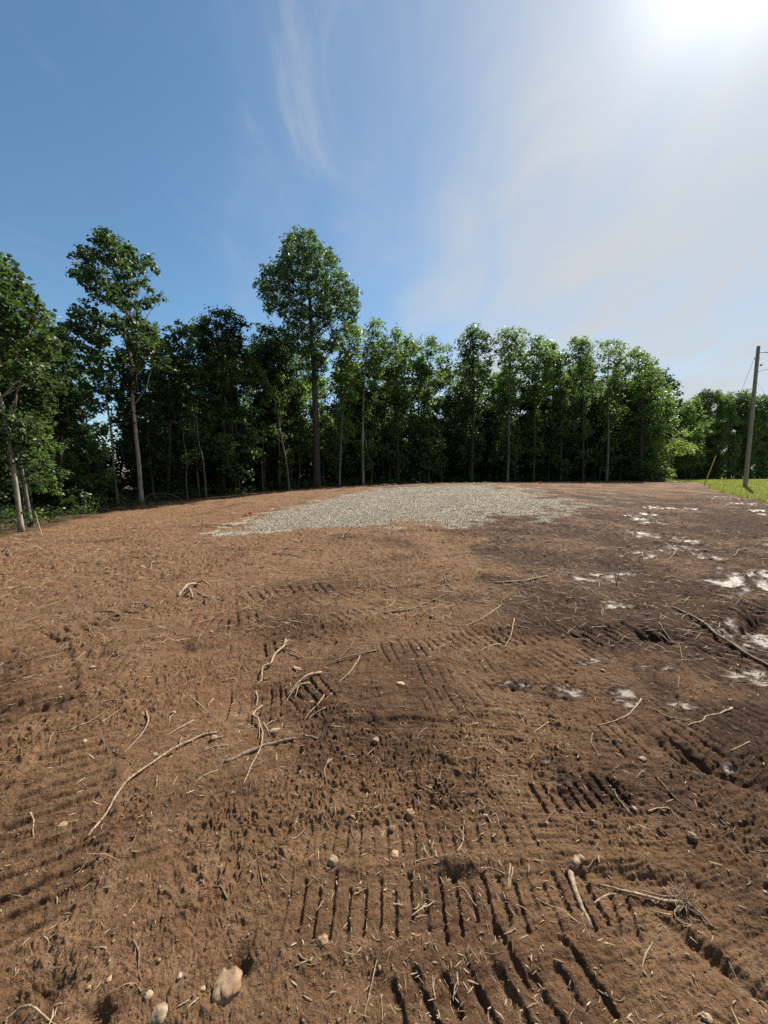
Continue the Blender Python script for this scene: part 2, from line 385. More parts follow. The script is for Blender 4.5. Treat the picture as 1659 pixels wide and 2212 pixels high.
def leaf_material(name, dark, light, glow, gloss=.5):
    m, nt = mat(name); N = NT(nt)
    oc = N.n('ShaderNodeTexCoord').outputs['Object']
    t = N.attr('tint').outputs['Fac']
    cl = N.noise(oc, .55, 2)
    f = N.math('ADD', N.math('MULTIPLY', N.math('POWER', t, 1.5), .7), N.math('MULTIPLY', N.step(cl, .35, .7), .45), clamp=True)
    c = N.mix(f, dark, light)
    g = N.mix(f, tuple(v * .7 for v in glow), glow)
    p = N.n('ShaderNodeBsdfPrincipled', inp={'Base Color': c, 'Roughness': gloss, 'Specular IOR Level': .32})
    tr = N.n('ShaderNodeBsdfTranslucent', inp={'Color': g})
    mx = N.n('ShaderNodeMixShader', inp={0: .46, 1: p.outputs[0], 2: tr.outputs[0]})
    N.out(mx.outputs[0]); return m

def bark_material(name, a, b, sx=9.0, spec=.3, rough=.85):
    m, nt = mat(name); N = NT(nt)
    oc = N.n('ShaderNodeTexCoord').outputs['Object']
    mp = N.n('ShaderNodeMapping', inp={'Vector': oc, 'Scale': (1, 1, .22)})
    n = N.noise(mp.outputs[0], sx, 6, .65, .6); n2 = N.noise(oc, 1.3, 3)
    c = N.mix(N.step(n, .35, .68), a, b)
    c = N.mix(N.math('MULTIPLY', N.step(n2, .5, .75), .4), c, tuple(v * .55 for v in a))
    bp = N.n('ShaderNodeBump', inp={'Strength': .8, 'Distance': .012, 'Height': n})
    p = N.n('ShaderNodeBsdfPrincipled', inp={'Base Color': c, 'Roughness': rough, 'Normal': bp.outputs[0], 'Specular IOR Level': spec})
    N.out(p.outputs[0]); return m

def plain_material(name, a, b=None, scale=30.0, rough=.8, bump=.002, metal=0.0):
    m, nt = mat(name); N = NT(nt)
    oc = N.n('ShaderNodeTexCoord').outputs['Object']
    n = N.noise(oc, scale, 5, .6)
    c = N.mix(N.step(n, .35, .65), a, b or tuple(v * .7 for v in a))
    bp = N.n('ShaderNodeBump', inp={'Strength': .7, 'Distance': bump, 'Height': n})
    p = N.n('ShaderNodeBsdfPrincipled', inp={'Base Color': c, 'Roughness': rough, 'Normal': bp.outputs[0], 'Metallic': metal})
    N.out(p.outputs[0]); return m

def tinted_material(name, stops, rough=.85):
    """colour picked per piece from its own tint"""
    m, nt = mat(name); N = NT(nt)
    t = N.attr('tint').outputs['Fac']
    n = N.noise(N.n('ShaderNodeNewGeometry').outputs['Position'], 60, 3)
    c = N.ramp(t, stops)
    c = N.mix(N.math('MULTIPLY', n, .5), c, (.12, .08, .05))
    p = N.n('ShaderNodeBsdfPrincipled', inp={'Base Color': c, 'Roughness': rough})
    N.out(p.outputs[0]); return m

def blade_material(name, stops):
    m, nt = mat(name); N = NT(nt)
    c = N.ramp(N.attr('tint').outputs['Fac'], stops)
    p = N.n('ShaderNodeBsdfPrincipled', inp={'Base Color': c, 'Roughness': .6})
    t = N.n('ShaderNodeBsdfTranslucent', inp={'Color': c})
    N.out(N.n('ShaderNodeMixShader', inp={0: .5, 1: p.outputs[0], 2: t.outputs[0]}).outputs[0]); return m

M = {}
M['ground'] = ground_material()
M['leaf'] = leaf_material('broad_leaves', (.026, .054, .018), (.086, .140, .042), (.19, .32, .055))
M['leaf_side'] = leaf_material('shaded_side_leaves', (.020, .040, .016), (.070, .112, .038), (.09, .16, .03), .42)  # darker leaf copy: shade on the left crowns put into the colour
M['leaf_dark'] = leaf_material('dark_leaves', (.016, .030, .013), (.040, .066, .024), (.06, .11, .022), .68)  # darkest leaf copy, with the shade under the canopy put into its colour
M['leaf_blue'] = leaf_material('cool_leaves', (.028, .058, .026), (.094, .155, .056), (.22, .36, .08))
M['leaf_light'] = leaf_material('light_leaves', (.034, .066, .022), (.098, .152, .050), (.20, .33, .065))
M['leaf_oak'] = leaf_material('oak_leaves', (.020, .043, .020), (.062, .104, .042), (.12, .21, .05), .45)
M['leaf_bright'] = leaf_material('bright_leaves', (.055, .090, .022), (.11, .16, .036), (.28, .42, .06))
M['bark'] = bark_material('grey_bark', (.16, .145, .12), (.085, .072, .058))
M['bark_pale'] = bark_material('pale_bark', (.32, .285, .235), (.15, .13, .105))
M['bark_dark'] = bark_material('dark_bark', (.055, .046, .038), (.028, .022, .018))
M['root'] = bark_material('pale_root', (.36, .27, .18), (.17, .11, .065), 60)
M['stick'] = bark_material('brown_stick', (.20, .145, .10), (.10, .068, .045), 40)
M['twig_dark'] = bark_material('dark_stick', (.085, .058, .042), (.04, .028, .021), 40)
M['pole'] = bark_material('weathered_pole_wood', (.27, .225, .185), (.16, .13, .105), 22)
M['steel'] = plain_material('galvanised_steel', (.30, .31, .32), (.2, .2, .21), 40, .5, .001, .7)
M['wire'] = plain_material('dark_cable', (.05, .05, .052), (.03, .03, .03), 40, .6, .001)
M['ceramic'] = plain_material('insulator_glaze', (.16, .15, .15), (.1, .09, .09), 20, .25, .001)
M['yellow'] = plain_material('faded_yellow_plastic', (.50, .36, .07), (.40, .28, .06), 12, .55, .001)
M['flag'] = plain_material('fluorescent_orange_vinyl', (.90, .055, .035), (.80, .04, .03), 8, .5, .0005)
M['stone'] = plain_material('muddy_stone', (.27, .185, .11), (.16, .095, .052), 30, .95, .010)
M['stone_pale'] = plain_material('pale_stone', (.31, .235, .16), (.17, .11, .068), 34, .9, .006)
M['stone_rust'] = plain_material('rust_stained_stone', (.42, .22, .09), (.30, .24, .16), 26, .9, .005)
M['gravel'] = tinted_material('crushed_limestone', [(0, (.17, .148, .110)), (.5, (.31, .278, .215)), (1, (.48, .44, .35))])
M['litter'] = tinted_material('straw_and_wood_chips', [(0, (.12, .078, .046)), (.6, (.27, .19, .11)), (1, (.48, .39, .25))])
M['crumb'] = tinted_material('soil_crumbs', [(0, (.10, .060, .037)), (.6, (.17, .105, .062)), (.96, (.23, .155, .095)), (1, (.45, .36, .26))])
M['blade'] = blade_material('grass_blades', [(0, (.13, .17, .028)), (.6, (.22, .26, .048)), (1, (.38, .33, .12))])

# ------------------------------------------------------------------ object helpers
def mesh_np(name, V, F, material, tint=None, smooth=True):
    """V (n,3); F (m,k) all faces with k corners, or a list of such arrays"""
    me = bpy.data.meshes.new(name)
    Fs = F if isinstance(F, list) else [F]
    V = np.ascontiguousarray(V, np.float32)
    me.vertices.add(len(V)); me.vertices.foreach_set('co', V.ravel())
    loops = np.concatenate([f.ravel() for f in Fs]).astype(np.int32)
    tot = np.concatenate([np.full(len(f), f.shape[1], np.int32) for f in Fs])
    st = np.concatenate(([0], np.cumsum(tot)[:-1])).astype(np.int32)
    me.loops.add(len(loops)); me.loops.foreach_set('vertex_index', loops)
    me.polygons.add(len(tot)); me.polygons.foreach_set('loop_start', st)
    try: me.polygons.foreach_set('loop_total', tot)
    except Exception: pass
    me.update(calc_edges=True); me.validate()
    if smooth: me.polygons.foreach_set('use_smooth', np.ones(len(me.polygons), bool))
    if tint is not None:
        a = me.attributes.new('tint', 'FLOAT', 'POINT'); a.data.foreach_set('value', np.asarray(tint, np.float32))
    me.materials.append(material); return me
def link(name, me, parent=None, loc=None):
    o = bpy.data.objects.new(name, me); COL.objects.link(o)
    if parent is not None: o.parent = parent
    if loc is not None: o.location = loc
    return o
def tag(o, label=None, cat=None, group=None, kind=None):
    if label: o['label'] = label
    if cat: o['category'] = cat
    if group: o['group'] = group
    if kind: o['kind'] = kind
    return o
def empty(name, loc):
    o = bpy.data.objects.new(name, None); COL.objects.link(o); o.location = loc; o.empty_display_size = .2
    return o

class Tubes:
    """collects tapered tubes into one mesh"""
    def __init__(s): s.V = []; s.F = []; s.n = 0
    def add(s, P, r, sides=7, cap=True, gnarl=0.0):
        P = np.asarray(P, float); n = len(P)
        r = np.full(n, float(r)) if np.isscalar(r) else np.asarray(r, float)
        T = np.gradient(P, axis=0); T /= np.linalg.norm(T, axis=1)[:, None] + 1e-9
        up = np.array((0, 0, 1.0)) if abs(T[:, 2]).mean() < .8 else np.array((1.0, 0, 0))
        A = np.cross(T, up); A /= np.linalg.norm(A, axis=1)[:, None] + 1e-9
        B = np.cross(T, A)
        th = np.linspace(0, 2 * np.pi, sides, endpoint=False)
        rr = r[:, None] * (1 + gnarl * RNG.uniform(-1, 1, (n, sides)))
        V = P[:, None] + A[:, None] * (np.cos(th) * rr)[..., None] + B[:, None] * (np.sin(th) * rr)[..., None]
        i = np.arange(n - 1)[:, None] * sides; j = np.arange(sides)[None]; j2 = (j + 1) % sides
        F = np.stack((i + j, i + j2, i + sides + j2, i + sides + j), -1).reshape(-1, 4) + s.n
        s.V.append(V.reshape(-1, 3)); s.F.append(F); base = s.n; s.n += n * sides
        if cap:
            s.V.append(np.stack((P[0] - T[0] * r[0] * .3, P[-1] + T[-1] * r[-1] * .5)))
            a, b = s.n, s.n + 1; s.n += 2
            k = np.arange(sides); k2 = (k + 1) % sides
            s.F.append(np.stack((base + k2, base + k, np.full(sides, a)), -1))
            e = base + (n - 1) * sides
            s.F.append(np.stack((e + k, e + k2, np.full(sides, b)), -1))
        return s
    def mesh(s, name, material, origin=(0, 0, 0)):
        V = np.concatenate(s.V) - np.asarray(origin)
        q = [f for f in s.F if f.shape[1] == 4]; t = [f for f in s.F if f.shape[1] == 3]
        return mesh_np(name, V, [np.concatenate(q)] + ([np.concatenate(t)] if t else []), material)

def smooth_path(P, n):
    """Catmull-Rom through the points"""
    P = np.asarray(P, float)
    if len(P) == 2: return P[0] + np.linspace(0, 1, n)[:, None] * (P[1] - P[0])
    Q = np.vstack((2 * P[0] - P[1], P, 2 * P[-1] - P[-2])); out = []
    L = np.concatenate(([0], np.cumsum(np.linalg.norm(np.diff(P, axis=0), axis=1)))); L /= L[-1]
    for t in np.linspace(0, 1, n):
        i = min(max(np.searchsorted(L, t, 'right') - 1, 0), len(P) - 2)
        u = (t - L[i]) / (L[i + 1] - L[i] + 1e-9)
        a, b, c, d = Q[i:i + 4]
        out.append(.5 * (2 * b + (c - a) * u + (2 * a - 5 * b + 4 * c - d) * u * u + (3 * b - a - 3 * c + d) * u ** 3))
    return np.array(out)

# ------------------------------------------------------------------ GROUND
def build_ground():
    rs = [.30]; r = .30
    while r < 260:
        d = max(.0042, .0012 * (r * r + EYE * EYE) / EYE)
        if r < 15: d = min(d, .045)
        elif r < 55: d = min(d, .045 + (r - 15) * .003)
        r += d; rs.append(r)
    rs = np.array(rs)
    fine = np.linspace(R(-54), R(54), 1100)
    side = np.linspace(R(54), R(306), 90)[1:-1]
    th = np.concatenate((fine, side)); nt_ = len(th); nr = len(rs)
    TH, RR = np.meshgrid(th, rs)
    X = (RR * np.sin(TH)).ravel(); Y = (RR * np.cos(TH)).ravel()
    dz, mk = detail(X, Y)
    Z = base_h(X, Y) + dz
    V = np.stack((X, Y, Z), -1)
    i = np.arange(nr - 1)[:, None] * nt_; j = np.arange(nt_)[None]; j2 = (j + 1) % nt_
    F = np.stack((i + j, i + nt_ + j, i + nt_ + j2, i + j2), -1).reshape(-1, 4)
    V = np.vstack((V, [[0, 0, float(ground_h(0., 0.)[0])]])); c = len(V) - 1
    cap = np.stack((np.arange(nt_), (np.arange(nt_) + 1) % nt_, np.full(nt_, c)), -1)
    me = mesh_np('ground', V, [F, cap], M['ground'])
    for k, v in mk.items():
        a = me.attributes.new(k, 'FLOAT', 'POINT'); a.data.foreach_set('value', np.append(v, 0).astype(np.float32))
    tag(link('ground', me), kind='structure')
build_ground()

# ------------------------------------------------------------------ scattered small stuff
def ico():
    t = (1 + 5 ** .5) / 2
    V = np.array([(-1, t, 0), (1, t, 0), (-1, -t, 0), (1, -t, 0), (0, -1, t), (0, 1, t), (0, -1, -t), (0, 1, -t), (t, 0, -1), (t, 0, 1), (-t, 0, -1), (-t, 0, 1)], float)
    F = np.array([(0, 11, 5), (0, 5, 1), (0, 1, 7), (0, 7, 10), (0, 10, 11), (1, 5, 9), (5, 11, 4), (11, 10, 2), (10, 7, 6), (7, 1, 8), (3, 9, 4), (3, 4, 2), (3, 2, 6), (3, 6, 8), (3, 8, 9), (4, 9, 5), (2, 4, 11), (6, 2, 10), (8, 6, 7), (9, 8, 1)])
    return V / np.linalg.norm(V[0]), F
def octa():
    V = np.array([(1, 0, 0), (-1, 0, 0), (0, 1, 0), (0, -1, 0), (0, 0, 1), (0, 0, -1)], float)
    F = np.array([(0, 2, 4), (2, 1, 4), (1, 3, 4), (3, 0, 4), (2, 0, 5), (1, 2, 5), (3, 1, 5), (0, 3, 5)])
    return V, F
def pebbles(name, x, y, size, material, tint, label, cat, sink=.3, shape=None, flat=.7):
    V0, F0 = shape or ico(); n = len(x); k = len(V0)
    z = ground_h(x, y)
    V = V0[None] * RNG.uniform(.65, 1.3, (n, k, 1))
    V = V * np.stack((RNG.uniform(.7, 1.3, n), RNG.uniform(.7, 1.3, n), RNG.uniform(.6, 1.1, n) * flat), -1)[:, None]
    a = RNG.uniform(0, 6.28, n); c, s = np.cos(a)[:, None], np.sin(a)[:, None]
    V = np.stack((V[..., 0] * c - V[..., 1] * s, V[..., 0] * s + V[..., 1] * c, V[..., 2]), -1) * size[:, None, None]
    V += np.stack((x, y, z + size * (flat - sink) * .8), -1)[:, None]
    F = (F0[None] + (np.arange(n) * k)[:, None, None]).reshape(-1, 3)
    me = mesh_np(name, V.reshape(-1, 3), F, material, np.repeat(tint, k), smooth=False)
    return tag(link(name, me), label, cat, kind='stuff')

def polar_pts(n, r0, r1, half=50, power=1.0):
    """points denser near the viewer's standing place"""
    r = r0 * (r1 / r0) ** (RNG.uniform(0, 1, n) ** power); a = RNG.uniform(R(-half), R(half), n)
    return r * np.sin(a), r * np.cos(a)

x, y = polar_pts(15000, .8, 9)
k = fbm(x * 1.1, y * 1.1, 31, 2) > RNG.uniform(-.7, .5, len(x))
x, y = x[k], y[k]
sz = .0013 * np.exp(RNG.normal(0, .5, len(x))) * (1 + .35 * np.hypot(x, y))
pebbles('soil_crumbs', x, y, np.clip(sz, .0008, .008), M['crumb'], RNG.uniform(0, 1, len(x)) ** 1.2, 'loose crumbs of brown soil and grit over the bare ground', 'soil')

# gravel
xs = RNG.uniform(GRAVEL[:, 0].min(), GRAVEL[:, 0].max(), 220000); ys = GRAVEL[:, 1].min() + (GRAVEL[:, 1].max() - GRAVEL[:, 1].min()) * RNG.uniform(0, 1, 220000) ** 1.3
gm = detail(xs, ys)[1]['gravel']
k = gm > RNG.uniform(.15, 1.0, len(xs)); xs, ys = xs[k][:120000], ys[k][:120000]
pebbles('gravel', xs, ys, RNG.uniform(.008, .021, len(xs)), M['gravel'], RNG.uniform(0, 1, len(xs)), 'pale crushed limestone gravel spread over the raised pad', 'gravel', shape=octa())

# straw, root hairs and wood chips
def slivers(name, x, y, L, W, material, tint, label, cat):
    n = len(x); a = RNG.uniform(0, 6.28, n); z = ground_h(x, y)
    d = np.stack((np.cos(a), np.sin(a), RNG.normal(0, .22, n)), -1); q = np.stack((-np.sin(a), np.cos(a), np.zeros(n)), -1)
    bend = RNG.normal(0, .22, n)[:, None] * q
    C = np.stack((x, y, z + W * .8 + np.abs(d[:, 2]) * L * .45), -1)
    up = np.array((0, 0, 1.0))
    rows = []
    for t, wv in ((-.5, .5), (0, 1), (.5, .4)):
        p = C + d * (L * t)[:, None] + bend * (L * (abs(t) * -.6))[:, None]
        w = (W * wv)[:, None]
        rows += [p + q * w, p + up * w * .9, p - q * w]
    V = np.stack(rows, 1)
    F0 = np.array([(0, 1, 4, 3), (1, 2, 5, 4), (3, 4, 7, 6), (4, 5, 8, 7)])
    F = (F0[None] + (np.arange(n) * 9)[:, None, None]).reshape(-1, 4)
    me = mesh_np(name, V.reshape(-1, 3), F, material, np.repeat(tint, 9), smooth=False)
    return tag(link(name, me), label, cat, kind='stuff')
x, y = polar_pts(8000, .8, 14)
k = fbm(x * .9 + 9, y * .9, 44, 2) > RNG.uniform(-.6, .5, len(x)); x, y = x[k], y[k]; rr = np.hypot(x, y)
slivers('straw_litter', x, y, np.exp(RNG.normal(-4.15, .6, len(x))) * (1 + .16 * rr), RNG.uniform(.0006, .0017, len(x)) * (1 + .38 * rr), M['litter'], RNG.uniform(0, 1, len(x)),
        'fine straw, bark chips and root hairs strewn over the soil', 'litter')
x, y = polar_pts(6500, 4, 42); k = (poly_sd(FOREST, x, y) < -.3) & (poly_sd(LAWN, x, y) < 0) & (detail(x, y)[1]['gravel'] < .3) & (x < 9 + 0 * x); x, y = x[k], y[k]; rr = np.hypot(x, y)
slivers('twig_litter', x, y, RNG.uniform(.05, .15, len(x)) * (1 + .07 * rr), .0014 + .0005 * rr, M['litter'], RNG.uniform(0, 1, len(x)) ** 1.8 * .8, 'broken twigs and root pieces scattered over the far soil', 'litter')

# ------------------------------------------------------------------ grass
def grass():
    n = 70000
    a = RNG.uniform(R(33), R(60), n); r = 19 * (80 / 19) ** RNG.uniform(0, 1, n)
    x = r * np.sin(a); y = r * np.cos(a)
    sd = poly_sd(LAWN, x, y) + .3 * fbm(x, y, 3, 2)
    k = (sd > -.1) & (poly_sd(FOREST, x, y) < 0); x, y, sd = x[k], y[k], sd[k]; n = len(x)
    z = ground_h(x, y); h = RNG.uniform(.05, .12, n) * (1 + .8 * np.exp(-np.clip(sd, 0, 9) * 2)); w = .006 + .0006 * np.hypot(x, y)
    b = RNG.uniform(0, 6.28, n); L = RNG.normal(0, .04, (n, 2))
    V = np.stack((np.stack((x - np.cos(b) * w, y - np.sin(b) * w, z - .01), -1), np.stack((x + np.cos(b) * w, y + np.sin(b) * w, z - .01), -1), np.stack((x + L[:, 0], y + L[:, 1], z + h), -1)), 1)
    F = np.arange(n * 3).reshape(-1, 3)
    me = mesh_np('grass', V.reshape(-1, 3), F, M['blade'], np.repeat(RNG.uniform(0, 1, n), 3), smooth=False)
    tag(link('grass', me), 'bright green mown grass around the utility pole', 'grass', kind='stuff')
grass()

# ------------------------------------------------------------------ TREES
def leaves(blobs, size, per_m2, base, upright=.6, sprig=.16, hexa=False):
    """blobs: (x, y, z, r) world; returns V, F, tint relative to base"""
    C, O = [], []
    for bx, by, bz, br in blobs:
        n = max(12, int(per_m2 * br * br * 3.14))
        ns = max(3, n // 9)
        d = RNG.normal(0, 1, (ns, 3)); d /= np.linalg.norm(d, axis=1)[:, None]
        rad = br * RNG.uniform(.12, 1, ns) ** .45 * (1 + .22 * RNG.normal(0, 1, ns).clip(-1, 1.6))
        sc = d * rad[:, None] * np.array((1, 1, .85))
        idx = RNG.integers(0, ns, n)
        p = sc[idx] + RNG.normal(0, sprig, (n, 3)) * np.array((1, 1, .8))
        C.append(p + (bx, by, bz)); O.append(d[idx])
    C = np.concatenate(C); O = np.concatenate(O); n = len(C)
    N = O * .45 + np.array((0, 0, upright)) + RNG.normal(0, .55, (n, 3)); N /= np.linalg.norm(N, axis=1)[:, None]
    T = np.cross(N, RNG.normal(0, 1, (n, 3))); T /= np.linalg.norm(T, axis=1)[:, None] + 1e-9
    B = np.cross(N, T)
    L = size * RNG.uniform(.6, 1.35, n)[:, None]; W = L * RNG.uniform(.30, .44, n)[:, None]
    dr = np.array((0, 0, -.16)) * L
    if hexa:
        V = np.stack((C - T * L * .5, C - T * L * .12 + B * W + N * W * .3, C + T * L * .22 + B * W * .8 + N * W * .2, C + T * L * .5 + dr, C + T * L * .22 - B * W * .8 + N * W * .2, C - T * L * .12 - B * W + N * W * .3), 1)
        F0 = np.array([(0, 1, 2, 3), (0, 3, 4, 5)]); kk = 6
    else:
        V = np.stack((C - T * L * .5, C + B * W, C + T * L * .5 + dr, C - B * W), 1); F0 = np.array([(0, 1, 2, 3)]); kk = 4
    F = (F0[None] + (np.arange(n) * kk)[:, None, None]).reshape(-1, 4)
    return V.reshape(-1, 3) - np.asarray(base), F, np.repeat(RNG.uniform(0, 1, n), kk)

def limb_tubes(T, trunk, rtr, blobs, thin=.03):
    """main limbs from the trunk to a third of the leaf clumps, the other clumps hang on the nearest limb"""
    ends = []
    for q, (bx, by, bz, br) in enumerate(blobs):
        b = np.array((bx, by, bz))
        if q % 3 == 0 or not ends:
            zf = bz - (.6 + .35 * RNG.uniform()) * np.hypot(bx - trunk[-1][0], by - trunk[-1][1]) - br * .4
            i = int(np.argmin(np.abs(trunk[:, 2] - zf) + .2 * np.hypot(trunk[:, 0] - bx, trunk[:, 1] - by))); a = trunk[i]; r0 = min(rtr[i] * .5, thin * .7 + .010 * np.linalg.norm(b - a))
        else:
            k = int(np.argmin([np.linalg.norm(e[0] - b) + (2 if e[0][2] > b[2] else 0) for e in ends])); a, r0 = ends[k]; r0 *= .7
        D = np.linalg.norm(b - a)
        m1 = a + (b - a) * .35 + RNG.normal(0, .035 * D, 3); m2 = a + (b - a) * .7 + RNG.normal(0, .035 * D, 3)
        P = smooth_path([a, m1, m2, b + RNG.normal(0, .1, 3)], 9)
        rr = np.linspace(r0, .007, 9); T.add(P, rr, 5)
        for t in (3, 5, 7): ends.append((P[t], rr[t]))
        for _ in range(2):
            e = b + RNG.normal(0, .6, 3) * br
            T.add(smooth_path([P[6], (P[6] + e) / 2 + RNG.normal(0, .08, 3), e], 4), np.linspace(rr[6] * .6, .005, 4), 4)

def tree(label, k, trunk_px, Y, blobs, width, leaf='leaf', bark='bark', size=.17, dens=75, fill=None, hexa=False, name='tree', depth=1.0, upright=.6, group=None, skirt=1.0):
    """trunk_px: trace from the root upward (photo pixels in frame k); blobs: (x, y, r) leaf clumps in the same frame;
    every clump gets its own distance inside the crown"""
    s = FR[k][2]
    tp = [at(*fr(k, *p), Y) for p in trunk_px]
    g = tp[0].copy(); g[2] = float(base_h(g[0], g[1])) - .05
    tp[0] = g
    for i in range(1, len(tp)): tp[i][1] += RNG.normal(0, .05) * i
    P = smooth_path(tp, 28); L = np.linspace(0, 1, 28)
    r = width / 2 * (1 - .78 * L ** 1.1); r[0] *= 1.35; r[1] *= 1.12
    bl = []
    xs = [at(*fr(k, b[0], b[1]), Y)[0] for b in blobs]
    cx = np.mean(xs); hw = max(np.ptp(xs) / 2, .8)
    for b in blobs:
        c = at(*fr(k, b[0], b[1]), Y); rad = b[2] * s / FPX * Y
        q = 1 - min(1, abs(c[0] - cx) / (hw * 1.1)) ** 2
        dy = RNG.uniform(-1, 1) * hw * .9 * depth * math.sqrt(max(q, .1))
        f = (Y + dy) / Y
        c2 = np.array((c[0] * f, Y + dy, CAMZ + (c[2] - CAMZ) * f))
        bl.append((*c2, rad * f))
        if q > .3:                           # the far side of the crown
            f = (Y - dy * .9) / Y; bl.append((c[0] * f + RNG.normal(0, .15), Y - dy * .9, CAMZ + (c[2] - CAMZ) * f - .2, rad * f * .9))
    zs = [b[2] for b in bl]; zlo = min(zs); hgt = P[-1][2] - g[2]
    if skirt:
        for _ in range(int((2.2 if Y > 40 else 1) * skirt * (zlo - g[2]) * hw * .8)):
            z = g[2] + RNG.uniform(.10, 1) ** .8 * (zlo - g[2]); a = RNG.uniform(0, 6.28); i = int(np.argmin(np.abs(P[:, 2] - z))); d = hw * RNG.uniform(.2, .9)
            bl.append((P[i, 0] + math.cos(a) * d, P[i, 1] + abs(math.sin(a)) * d, z, RNG.uniform(.4, .8) * (1.25 if Y > 40 else 1)))
    if fill:
        n, z0, z1, w = fill
        for _ in range(n):
            z = RNG.uniform(z0, z1) + g[2]; i = int(np.argmin(np.abs(P[:, 2] - z))); a = RNG.uniform(0, 6.28); d = w * RNG.uniform(.2, 1)
            bl.append((P[i, 0] + math.cos(a) * d, P[i, 1] + math.sin(a) * d, z, RNG.uniform(.35, .75)))
    root = empty(name, g); tag(root, label, 'tree', group)
    T = Tubes(); T.add(P, r, 9, gnarl=.05); limb_tubes(T, P[10:], r[10:], bl)
    link('trunk', T.mesh('trunk', M[bark], g), root)
    size = size if Y < 22 else (.20 if Y < 38 else .25)
    cover = 1.95 * (dens / 60 if dens < 60 else 1)
    V, F, t = leaves(bl, size, cover / (.37 * size * size), g, hexa=hexa, upright=upright, sprig=.11 if Y < 30 else (.14 if Y < 38 else .2))
    link('crown', mesh_np('crown', V, F, M[leaf], t, smooth=False), root)
    return root

# --- the left end, nearest to the camera
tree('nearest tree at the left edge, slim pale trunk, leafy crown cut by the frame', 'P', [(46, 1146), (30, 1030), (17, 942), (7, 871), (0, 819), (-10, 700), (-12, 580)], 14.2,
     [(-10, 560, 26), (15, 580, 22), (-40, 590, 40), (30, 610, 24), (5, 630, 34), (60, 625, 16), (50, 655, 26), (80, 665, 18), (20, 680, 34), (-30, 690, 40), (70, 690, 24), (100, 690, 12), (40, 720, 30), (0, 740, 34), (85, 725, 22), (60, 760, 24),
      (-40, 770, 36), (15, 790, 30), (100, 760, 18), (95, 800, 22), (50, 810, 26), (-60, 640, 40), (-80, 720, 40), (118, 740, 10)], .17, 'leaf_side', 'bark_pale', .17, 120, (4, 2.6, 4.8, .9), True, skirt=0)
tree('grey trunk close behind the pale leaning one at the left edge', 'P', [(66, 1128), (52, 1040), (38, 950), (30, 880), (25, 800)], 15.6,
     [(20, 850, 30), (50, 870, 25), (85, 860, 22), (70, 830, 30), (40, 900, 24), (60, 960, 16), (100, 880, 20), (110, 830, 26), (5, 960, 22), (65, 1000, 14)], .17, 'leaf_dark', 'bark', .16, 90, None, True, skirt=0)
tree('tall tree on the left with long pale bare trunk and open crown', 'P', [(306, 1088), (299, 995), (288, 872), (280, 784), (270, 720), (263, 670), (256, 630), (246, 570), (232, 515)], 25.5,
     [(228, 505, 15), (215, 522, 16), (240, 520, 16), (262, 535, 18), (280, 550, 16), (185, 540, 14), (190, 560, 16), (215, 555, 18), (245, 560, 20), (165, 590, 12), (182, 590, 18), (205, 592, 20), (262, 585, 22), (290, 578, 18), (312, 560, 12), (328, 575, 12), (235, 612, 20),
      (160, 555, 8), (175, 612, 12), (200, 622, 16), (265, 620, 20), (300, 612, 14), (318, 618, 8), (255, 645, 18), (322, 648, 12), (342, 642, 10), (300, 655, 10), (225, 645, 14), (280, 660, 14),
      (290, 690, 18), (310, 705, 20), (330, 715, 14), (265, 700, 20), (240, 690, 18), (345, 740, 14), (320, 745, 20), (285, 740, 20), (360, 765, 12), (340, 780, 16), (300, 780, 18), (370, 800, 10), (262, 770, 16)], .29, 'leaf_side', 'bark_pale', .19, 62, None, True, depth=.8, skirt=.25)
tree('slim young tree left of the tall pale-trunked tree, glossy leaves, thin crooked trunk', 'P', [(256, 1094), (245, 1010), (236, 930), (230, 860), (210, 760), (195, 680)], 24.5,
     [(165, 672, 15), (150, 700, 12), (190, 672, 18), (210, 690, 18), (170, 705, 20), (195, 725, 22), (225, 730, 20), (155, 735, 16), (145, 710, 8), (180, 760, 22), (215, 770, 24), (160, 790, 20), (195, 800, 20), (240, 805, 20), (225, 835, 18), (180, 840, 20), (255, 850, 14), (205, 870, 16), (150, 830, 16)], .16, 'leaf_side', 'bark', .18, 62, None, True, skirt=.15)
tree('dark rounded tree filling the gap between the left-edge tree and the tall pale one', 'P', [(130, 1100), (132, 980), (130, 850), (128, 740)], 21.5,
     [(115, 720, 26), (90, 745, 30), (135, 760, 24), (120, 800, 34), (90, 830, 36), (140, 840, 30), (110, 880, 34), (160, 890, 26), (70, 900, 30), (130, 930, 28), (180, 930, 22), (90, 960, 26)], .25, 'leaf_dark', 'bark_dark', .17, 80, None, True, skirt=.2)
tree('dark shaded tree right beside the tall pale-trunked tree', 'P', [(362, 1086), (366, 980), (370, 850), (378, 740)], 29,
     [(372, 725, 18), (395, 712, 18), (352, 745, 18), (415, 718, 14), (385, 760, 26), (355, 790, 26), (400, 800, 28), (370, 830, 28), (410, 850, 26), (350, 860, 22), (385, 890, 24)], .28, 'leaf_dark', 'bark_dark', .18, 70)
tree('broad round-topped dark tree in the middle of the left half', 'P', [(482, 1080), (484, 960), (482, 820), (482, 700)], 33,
     [(470, 676, 14), (492, 674, 15), (446, 690, 16), (515, 690, 15), (530, 706, 10), (432, 704, 9), (455, 715, 22), (485, 705, 24), (512, 722, 18), (440, 740, 20), (475, 745, 24), (508, 756, 22), (418, 765, 24), (455, 785, 28), (495, 795, 28), (530, 770, 16), (430, 820, 28), (475, 835, 28), (520, 830, 26), (445, 870, 24), (500, 880, 24)], .42, 'leaf_dark', 'bark_dark', .18, 62)
